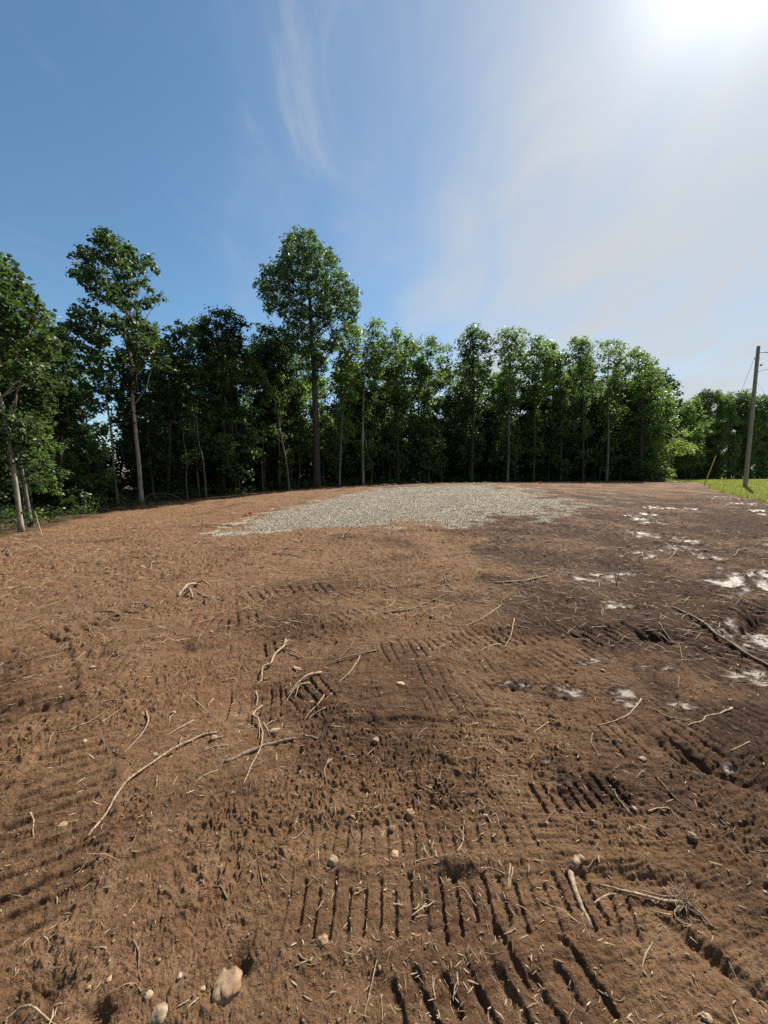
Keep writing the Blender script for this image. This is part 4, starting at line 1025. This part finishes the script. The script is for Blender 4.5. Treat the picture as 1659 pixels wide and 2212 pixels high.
S('stick', 'thick pale smooth stick on the track marks, right foreground', 'stick', 'D', [[(808, 832), (814, 875), (832, 930), (862, 995), (896, 1062)]], .0125, 'root', taper=.6, gn=.06, lift=.008)
S('root', 'knobbed bone-like stub at the head of the thick pale stick', 'root', 'D', [[(848, 788), (832, 800), (815, 822)]], .0160, 'root', taper=.8)
S('stick', 'pale twig curving to a tip at the wet patches, right', 'stick', 'D', [[(1110, 90), (1085, 125), (1050, 160), (985, 185), (918, 200)]], .0066, 'root')
S('stick', 'wavy pale twig near the right edge above the dark ruts', 'stick', 'D', [[(1506, 110), (1452, 136), (1392, 156), (1372, 175), (1310, 200)]], .0066, 'root')
S('stick', 'straight short pale twig right of centre', 'stick', 'D', [[(722, 184), (680, 215), (640, 246)]], .0048, 'root')
S('stick', 'bent dark twig below the straight short twig', 'stick', 'D', [[(902, 232), (895, 280), (932, 340)]], .0048, 'stick')
S('stick', 'long thin dark twig slanting right of the wet groove marks', 'stick', 'D', [[(1180, 430), (1240, 500), (1290, 545), (1352, 585)]], .0046, 'stick')
S('stick', 'thin brown twig above the long slanting one, right', 'stick', 'D', [[(1225, 320), (1260, 360), (1292, 402)]], .0046, 'stick')
S('stick', 'small tan twig lying level right of the groove marks', 'stick', 'D', [[(1140, 574), (1180, 562), (1216, 560)]], .004, 'root')
S('stick', 'thin twig pair by the straw stub, centre foreground', 'stick', 'D', [[(355, 118), (385, 150), (415, 178)]], .004, 'stick')
S('stick', 'thick brown-ended stick lying level right of centre', 'stick', 'B', [[(475, 486), (540, 487), (605, 484), (705, 464)]], .0155, 'root', taper=.8)
S('root', 'long S-curved thin root in the middle of the field', 'root', 'B', [[(502, 588), (440, 632), (352, 667), (262, 655), (212, 612)]], .0078, 'root')
S('stick', 'bent pale twig beside the tread marks right of centre', 'stick', 'B', [[(562, 645), (548, 710), (522, 757)]], .0075, 'root', lift=.02)
S('stick', 'pale twig below left of the bent one', 'stick', 'B', [[(505, 738), (460, 752), (412, 774)]], .0075, 'root')
S('stick', 'dark twig standing upright from the mud by the pale wet patch', 'stick', 'B', [[(1003, 497), (995, 480), (990, 470)], [(1003, 497), (1015, 490)]], .007, 'twig_dark', standing=.24)
S('branch', 'long dark branch lying across the wet mud at the right edge', 'branch', 'G', [[(560, 880), (640, 925), (800, 1010), (960, 1112), (1062, 1205), (1250, 1322), (1420, 1432), (1640, 1545), (1800, 1640)], [(960, 1112), (900, 1050), (830, 1010)]], .0125, 'stick', taper=1.15, lift=.02)
S('stick', 'second thinner dark stick beside the long dark branch', 'stick', 'G', [[(400, 1030), (460, 1100), (540, 1170), (620, 1250)]], .007, 'stick')
S('root', 'curled pale root end at the left of the mid-field tangle', 'root', 'B', [[(202, 598), (245, 580), (288, 572), (302, 588)]], .008, 'root')
S('root', 'thin branching dark root in the mid-field tangle', 'root', 'B', [[(255, 455), (280, 500), (310, 535), (348, 565)], [(300, 528), (240, 545), (180, 548)], [(345, 562), (420, 560), (470, 557)]], .0075, 'stick', lift=.02)
S('stick', 'long dark straight stick left of the mid-field tangle', 'stick', 'B', [[(0, 612), (110, 595), (200, 565), (292, 534)]], .011, 'stick')
S('stick', 'short pale twig left of the long dark straight stick', 'stick', 'B', [[(5, 580), (30, 572), (50, 546)]], .008, 'root')
S('stick', 'pale crooked twig near the wet mud at upper right', 'stick', 'B', [[(1578, 333), (1535, 345), (1518, 362), (1485, 372)]], .010, 'root', lift=.03)
S('stick', 'forked pale twig on wet mud right of the bar marks', 'stick', 'B', [[(1112, 355), (1118, 372), (1122, 390)], [(1118, 372), (1095, 378)]], .012, 'root')
S('stick', 'curved pale twig right of the forked pale twig', 'stick', 'B', [[(1262, 343), (1248, 368), (1222, 388)]], .010, 'root')
S('stick', 'dark leaning twig right of the deep dark pit', 'stick', 'B', [[(1190, 668), (1235, 700), (1278, 734)]], .008, 'stick')
S('branch', 'thick pale split branch on the left, raised at one end', 'branch', 'A', [[(772, 542), (805, 520), (832, 502), (858, 492)], [(850, 494), (880, 496), (908, 499)], [(822, 516), (822, 535), (832, 552)]], .019, 'root', lift=.07, taper=.9)
S('stick', 'thin pale twig right below the thick split branch', 'stick', 'A', [[(852, 528), (900, 549), (962, 568)]], .0085, 'root')
S('stick', 'dark curved stick with pale tip on the left ground', 'stick', 'A', [[(526, 617), (488, 598), (420, 600), (340, 622), (250, 648)]], .0095, 'stick')
S('stick', 'small dark stick left of the thick split branch', 'stick', 'A', [[(614, 563), (635, 578), (668, 586)]], .010, 'twig_dark')
S('stick', 'pale hooked twig far left on the brown slope', 'stick', 'A', [[(428, 334), (402, 356), (325, 372)]], .010, 'root')
S('stick', 'pale straight twig on the slope left of the gravel tip', 'stick', 'A', [[(726, 324), (690, 330), (648, 342)]], .010, 'root')
S('stick', 'pale twig lying below the near gravel edge', 'stick', 'A', [[(1437, 271), (1405, 282), (1372, 290)]], .013, 'root')
S('branch', 'pale branch stub sticking up in front of the gravel', 'branch', 'A', [[(1480, 291), (1486, 284), (1500, 278)], [(1482, 288), (1505, 286), (1530, 290)]], .016, 'root', standing=.28)
S('stick', 'thin pale stick standing tilted at the left edge of the dirt', 'stick', 'A', [[(182, 278), (172, 274), (160, 268)]], .018, 'root', standing=.75)
S('stick', 'short pale stick at the far left of the mid ground', 'stick', 'A', [[(0, 506), (35, 498), (72, 484)]], .011, 'root')
S('stick', 'bent pale stick on the far left brown slope', 'stick', 'A', [[(5, 344), (30, 350), (56, 382)]], .012, 'root', lift=.04)
S('stick', 'long tan stick high on the slope near the woods', 'stick', 'A', [[(760, 212), (700, 220), (640, 232), (585, 240)]], .016, 'root')
S('stick', 'tan curved twig halfway up the left slope', 'stick', 'A', [[(690, 398), (665, 402), (652, 434)]], .010, 'root', lift=.06)
S('stick', 'dark stick lying level left of the gravel tip shadow', 'stick', 'A', [[(1180, 356), (1240, 360), (1305, 372)]], .016, 'twig_dark')
S('stick', 'pale stick right of the level dark stick', 'stick', 'A', [[(1305, 342), (1350, 340), (1395, 345)]], .011, 'root')
S('stick', 'short pale twig on a dark scuff, left centre slope', 'stick', 'A', [[(870, 308), (850, 318), (830, 328)]], .010, 'root')
S('root', 'thin root hoop arching over a dark hole in the bottom left corner', 'root', 'H', [[(10, 985), (40, 900), (90, 868), (170, 852), (215, 872), (290, 930), (400, 995)], [(190, 860), (205, 910), (215, 960)]], .0042, 'root', lift=.02)

# root clump, right foreground
def clump():
    c = gp(*fr('D', 1285, 950)); z = float(ground_h(*c)[0]); root = empty('root_clump', (c[0], c[1], z))
    tag(root, 'uprooted dry grass clump with a long forked root, right foreground', 'root')
    T = Tubes()
    for P, r in (([(1290, 955), (1210, 945), (1150, 936), (1060, 916), (1000, 905), (960, 890), (870, 870)], .0062), ([(1050, 915), (970, 920), (905, 966)], .0052), ([(1280, 960), (1255, 1000), (1290, 1040), (1330, 1052)], .004), ([(1240, 1010), (1180, 1000), (1120, 975)], .003), ([(1270, 930), (1200, 925), (1110, 900)], .003), ([(1310, 960), (1370, 1010), (1420, 1060)], .004)):
        XY = gpl('D', P); h = ground_h(XY[:, 0], XY[:, 1]); h = h * .6 + h.mean() * .4
        Q = smooth_path(np.c_[XY, h + r * .8 + .004], 18); T.add(Q, np.linspace(r, r * .5, 18), 7, gnarl=.18)
    link('root', T.mesh('root', M['root'], (c[0], c[1], z)), root)
    T = Tubes()
    for _ in range(70):
        a = RNG.uniform(0, 6.28); e = RNG.uniform(.1, 1.3); L = RNG.uniform(.03, .09)
        d = np.array((math.cos(a) * math.cos(e), math.sin(a) * math.cos(e), math.sin(e))) * L
        b = RNG.normal(0, .014, 3) * (1, 1, .3); T.add(smooth_path([b, b + d * .5 + RNG.normal(0, .006, 3), b + d - (0, 0, L * .3)], 5), np.linspace(.0016, .0007, 5), 4)
    link('dry_grass', T.mesh('dry_grass', M['root']), root)
clump()

# straws, one by one
for k, P, r, lab in (('D', [(545, 800), (535, 910)], .0036, 'broad pale straw stalk on the track marks near the centre'), ('D', [(558, 812), (541, 905)], .0026, 'thin pale straw beside the broad straw stalk'), ('D', [(182, 962), (158, 985), (118, 1010)], .0042, 'white peeled rootlet on the track marks'), ('D', [(218, 1290), (214, 1325)], .0016, 'tiny upright straw left of the diagonal grooves'),
                     ('C', [(1350, 1215), (1300, 1235), (1275, 1240)], .0026, 'upper pale straw of a small heap right of the big rock'), ('C', [(1345, 1225), (1310, 1215), (1290, 1190)], .0026, 'lower pale straw of a small heap right of the big rock'), ('H', [(1370, 808), (1340, 845), (1290, 910)], .0026, 'yellow-green straw between the pale stones at the bottom'), ('H', [(1305, 840), (1270, 860), (1228, 880)], .0026, 'short pale straw left of the yellow-green one'),
                     ('C', [(1632, 1190), (1600, 1330), (1575, 1450)], .0018, 'long fine straw at the bottom centre edge'), ('D', [(445, 590), (465, 625)], .003, 'short straw tuft above the track marks'), ('C', [(680, 430), (676, 475)], .003, 'short yellow straw tuft inside the bend of the bowed root'), ('C', [(765, 430), (745, 470)], .0028, 'slim straw right of the yellow straw tuft'), ('D', [(1580, 260), (1500, 300)], .0035, 'tan twig among the dark ruts at the right edge')):
    S('straw', lab, 'straw', k, [P], r, 'root', taper=.7, gn=.05)

# small loose roots nobody could name one from another
GR = 'thin loose roots scattered over the bare soil'
n_done = 0
while n_done < 90:
    px = RNG.uniform(20, 1640); py = RNG.uniform(1125, 2150) ** 1.0
    if RNG.uniform() < (py - 1125) / 1500: continue
    x, y = gp(px, py)
    if poly_sd(FOREST, np.array([x]), np.array([y]))[0] > -.5 or poly_sd(LAWN, np.array([x]), np.array([y]))[0] > -.5: continue
    r = math.hypot(x, y); L = RNG.uniform(.05, .14) * (1 + .3 * r) ; a = RNG.uniform(0, 6.28)
    XY = np.array([(x, y)] + [(0, 0)] * 3, float)
    for i in range(1, 4): a += RNG.normal(0, .45); XY[i] = XY[i - 1] + np.array((math.cos(a), math.sin(a))) * L / 3
    Q = smooth_path(np.c_[XY, np.zeros(4)], 12); h = ground_h(Q[:, 0], Q[:, 1]); rad = RNG.uniform(.0013, .0026) * (1 + .33 * r)
    Q[:, 2] = h * .4 + h.mean() * .6 + rad * .8
    T = Tubes(); T.add(Q, np.linspace(rad, rad * .45, 12), 6, gnarl=.12); org = Q[0]
    o = link('root', T.mesh('root', M[('root', 'stick', 'root')[n_done % 3]], org), None, org)
    tag(o, 'thin loose root lying on the bare soil among many alike', 'root', GR); n_done += 1

# ------------------------------------------------------------------ STONES AND CHUNKS
def stone(k, px, py, wpx, label, m='stone', flat=.75, sink=.35, name='stone', asp=1.0, cat='stone'):
    X, Y = fr(k, px, py); c = gp(X, Y); d = c[1] * math.cos(PITCH) + CAMZ * math.sin(PITCH); r = wpx * FR[k][2] / FPX * d * .5
    import bmesh
    bm = bmesh.new(); bmesh.ops.create_icosphere(bm, subdivisions=4, radius=1.0)
    ph = RNG.uniform(0, 50); ca = RNG.uniform(0, 3.14)
    V = np.array([v.co[:] for v in bm.verts])
    f = 1 + .26 * pn(V[:, 0] * 1.3 + ph, V[:, 1] * 1.3 + V[:, 2] * 1.7, 5) + .09 * pn(V[:, 0] * 3.7 + ph, V[:, 1] * 3.3 - V[:, 2] * 2.9, 7) * 1.5 + .07 * pn(V[:, 0] * 8 + ph, V[:, 1] * 8 + V[:, 2] * 8, 9) + .035 * pn(V[:, 0] * 19 + ph, V[:, 1] * 19 - V[:, 2] * 17, 12)
    for _ in range(7):                                   # broken faces
        nn = RNG.normal(0, 1, 3); nn /= np.linalg.norm(nn); lim = RNG.uniform(.62, .9)
        dd = (V * f[:, None]) @ nn; f = np.where(dd > lim, f * (lim + .15 * (dd - lim)) / np.maximum(dd, 1e-6), f)
    V = V * f[:, None] * (r, r * asp, r * flat)
    cc, ss = math.cos(ca) if asp != 1 else 1, math.sin(ca) if asp != 1 else 0
    V = np.c_[V[:, 0] * cc - V[:, 1] * ss, V[:, 0] * ss + V[:, 1] * cc, V[:, 2]]
    bm.verts.ensure_lookup_table(); F = np.array([[v.index for v in q.verts] for q in bm.faces]); bm.free()
    z = float(ground_h(*c)[0]) + r * flat * (1 - 2 * sink) * .8
    o = link(name, mesh_np(name, V, F, M[m]), None, (c[0], c[1], z)); tag(o, label, cat)
stone('C', 982, 1315, 122, 'largest rock, mud-caked with rusty stains, half buried at the bottom left', 'stone', .75, .5)
stone('C', 685, 1452, 74, 'pale rounded rock cut by the bottom edge left of the largest rock', 'stone_pale', .8)
stone('C', 645, 1365, 36, 'small cream stone between the two big bottom rocks', 'stone_pale', .5)
stone('C', 1392, 1138, 50, 'grey-brown stone below the track marks left of centre', 'stone', .8)
stone('C', 1440, 796, 44, 'pale angular stone perched at the corner of the track marks', 'stone_pale', .9, .2)
stone('C', 775, 1280, 24, 'tiny white stone above the largest rock', 'stone_pale', .5)
stone('C', 876, 1326, 22, 'tiny cream stone just left of the largest rock', 'stone_pale', .6)
stone('C', 472, 1292, 24, 'small rusty orange stone in the lower left soil', 'stone_rust', .7)
stone('C', 384, 1322, 20, 'small brown pebble left of the rusty orange stone', 'stone', .7)
stone('C', 270, 626, 36, 'tan rounded stone on the left track marks', 'stone', .8)
stone('C', 366, 270, 20, 'small brick-orange stone in the left soil', 'stone_rust', .7)
stone('C', 750, 137, 18, 'small white pebble left of the V-shaped twigs', 'stone_pale', .7)
stone('C', 668, 326, 22, 'whitish pebble above the bowed root', 'stone_pale', .7)
stone('C', 924, 258, 26, 'white pebble right of the bowed root tip', 'stone_pale', .8)
stone('D', 34, 646, 26, 'tan pebble left of the upper track marks', 'stone', .8)
stone('D', 48, 756, 34, 'rusty chip between the two track strips', 'stone_rust', .5)
stone('D', 1395, 1466, 40, 'pale stone at the bottom edge on the right', 'stone_pale', .8)
stone('D', 1118, 350, 30, 'flat pale stone right of the wet groove marks', 'stone_pale', .5)
stone('D', 1330, 690, 40, 'brown clod lying on the right foreground', 'stone', .9, .2, 'dirt_clod', cat='clod')
stone('D', 110, 590, 40, 'dark brown clod above the left end of the track marks', 'stone', .9, .2, 'dirt_clod', cat='clod')
stone('D', 1082, 568, 22, 'pale pebble left of the small level twig', 'stone_pale', .7)
stone('E', 1492, 824, 50, 'dark clod casting a round shadow, centre of the field', 'stone', .9, .1, 'dirt_clod', cat='clod')
stone('E', 372, 802, 34, 'white pebble beside the thin tan twig', 'stone_pale', .7)
stone('E', 945, 296, 90, 'flat pale wood chip between the forked root and the branch bundle', 'stone_pale', .25, .3, 'wood_chip', .5, 'wood chip')
stone('E', 795, 742, 80, 'pale wood chunk lying beside the twisting double root', 'stone_pale', .3, .3, 'wood_chip', .5, 'wood chip')
stone('E', 1042, 530, 32, 'little pale stone right of the branch bundle', 'stone_pale', .6)
stone('A', 398, 836, 22, 'pale pinkish stone on the left mid ground', 'stone_pale', .8)
stone('A', 255, 916, 18, 'small pale stone by the left tread block', 'stone_pale', .7)
stone('A', 910, 678, 18, 'white pebble below the middle tread marks', 'stone_pale', .7)
stone('A', 617, 420, 22, 'white stone on a dark scuff of the left slope', 'stone_pale', .7)
stone('B', 205, 628, 20, 'white pebble under the mid-field tangle', 'stone_pale', .7)
stone('B', 148, 762, 18, 'white pebble on the tan soil left of centre right', 'stone_pale', .7)
stone('B', 70, 916, 50, 'orange-tan wood chip in the centre of the field', 'stone_rust', .3, .2, 'wood_chip', .5, 'wood chip')
stone('B', 945, 856, 20, 'pale pebble among the wet patches right of centre', 'stone_pale', .7)

# ------------------------------------------------------------------ SKY, SUN, CAMERA
W = bpy.data.worlds.new('World'); SC.world = W; W.use_nodes = True
nt = W.node_tree; nt.nodes.clear(); N = NT(nt)
sky = N.n('ShaderNodeTexSky', sky_type='NISHITA'); sky.sun_disc = False; sky.sun_elevation = SUN_EL; sky.sun_rotation = SUN_AZ
sky.altitude = 200; sky.air_density = 1.0; sky.dust_density = .35; sky.ozone_density = 3.0
dirv = N.n('ShaderNodeTexCoord').outputs['Generated']
def vdot(a, b):
    o = N.n('ShaderNodeVectorMath', operation='DOT_PRODUCT'); nt.links.new(a, o.inputs[0])
    o.inputs[1].default_value = b; return o.outputs['Value']
sep = N.n('ShaderNodeSeparateXYZ', inp={0: dirv})
# thin high cloud on a layer overhead: direction divided by its height gives the place in that layer
zz = N.math('ADD', N.math('MAXIMUM', sep.outputs[2], 0.0), .16)
cu = N.math('DIVIDE', sep.outputs[0], zz); cv = N.math('DIVIDE', sep.outputs[1], zz)
cp = N.n('ShaderNodeCombineXYZ', inp={0: cu, 1: cv, 2: 0.0}).outputs[0]
mp1 = N.n('ShaderNodeMapping', inp={'Vector': cp, 'Rotation': (0, 0, R(28)), 'Scale': (1.0, .42, 1)}).outputs[0]
c1 = N.noise(mp1, 1.1, 6, .52, .4)
mp2 = N.n('ShaderNodeMapping', inp={'Vector': cp, 'Rotation': (0, 0, R(-12)), 'Scale': (2.0, .9, 1)}).outputs[0]
c2 = N.noise(mp2, 2.2, 8, .6, .8)
sd_ = N.math('MAXIMUM', vdot(dirv, tuple(SUN)), 0.0)
# more veil on the sun's side of the sky
side = N.step(N.math('ADD', sep.outputs[0], N.math('ADD', N.math('MULTIPLY', N.math('SUBTRACT', c1, .5), .75), N.math('MULTIPLY', N.math('SUBTRACT', c2, .5), .25))), -.32, .55)
veil = N.math('MULTIPLY', side, N.math('ADD', .78, N.math('MULTIPLY', N.math('SUBTRACT', N.math('ADD', N.math('MULTIPLY', c1, .6), N.math('MULTIPLY', c2, .4)), .42), 1.5), clamp=True))
wd = Vector(tuple(ray(790, 185))).normalized()           # the wisp above the clearing
wis = N.math('MULTIPLY', N.step(vdot(dirv, tuple(wd)), .955, 1.0), N.step(c2, .36, .80))
thin = N.math('MULTIPLY', N.step(c2, .5, .85), .10)
cloud = N.math('MINIMUM', N.math('ADD', N.math('MAXIMUM', veil, N.math('MULTIPLY', wis, .60)), N.math('ADD', thin, .04)), 1.0)
glow = N.math('ADD', N.math('MULTIPLY', N.math('POWER', sd_, 40.0), 1.8), N.math('ADD', N.math('MULTIPLY', N.math('POWER', sd_, 170.0), 9.0), 4.7))
ccol = N.n('ShaderNodeVectorMath', operation='SCALE', inp={0: (.955, 1.0, 1.03), 'Scale': glow}).outputs[0]
blue = N.n('ShaderNodeHueSaturation', inp={'Hue': .490, 'Saturation': 1.12, 'Value': 1.0, 'Color': sky.outputs[0]}).outputs[0]
skyc = N.mix(N.math('MULTIPLY', cloud, .92), blue, ccol)
bg = N.n('ShaderNodeBackground', inp={'Color': skyc, 'Strength': .072})
wo = N.n('ShaderNodeOutputWorld'); nt.links.new(bg.outputs[0], wo.inputs[0])

sl = bpy.data.lights.new('sun', 'SUN'); sl.energy = 5.0; sl.angle = R(.53); sl.color = (1.0, .93, .82)
so = bpy.data.objects.new('sun', sl); COL.objects.link(so); so.rotation_euler = (-SUN).to_track_quat('-Z', 'Y').to_euler(); so.location = SUN * 60

cd = bpy.data.cameras.new('camera'); cam = bpy.data.objects.new('camera', cd); COL.objects.link(cam)
cam.location = (0, 0, CAMZ); cam.rotation_euler = (R(90) - PITCH, 0, 0)
cd.sensor_fit = 'VERTICAL'; cd.sensor_height = 24.0; cd.lens = 12.0 * FPX / 1106.0
cd.clip_start = .05; cd.clip_end = 2000
SC.camera = cam
vs = SC.view_settings; vs.view_transform = 'Standard'; vs.look = 'None'; vs.gamma = 1; vs.exposure = .95; vs.use_curve_mapping = False
SC.cycles.use_denoising = False
SC.cycles.max_bounces = 7; SC.cycles.diffuse_bounces = 3; SC.cycles.glossy_bounces = 2; SC.cycles.transmission_bounces = 4; SC.cycles.transparent_max_bounces = 4
SC.cycles.sample_clamp_indirect = 6
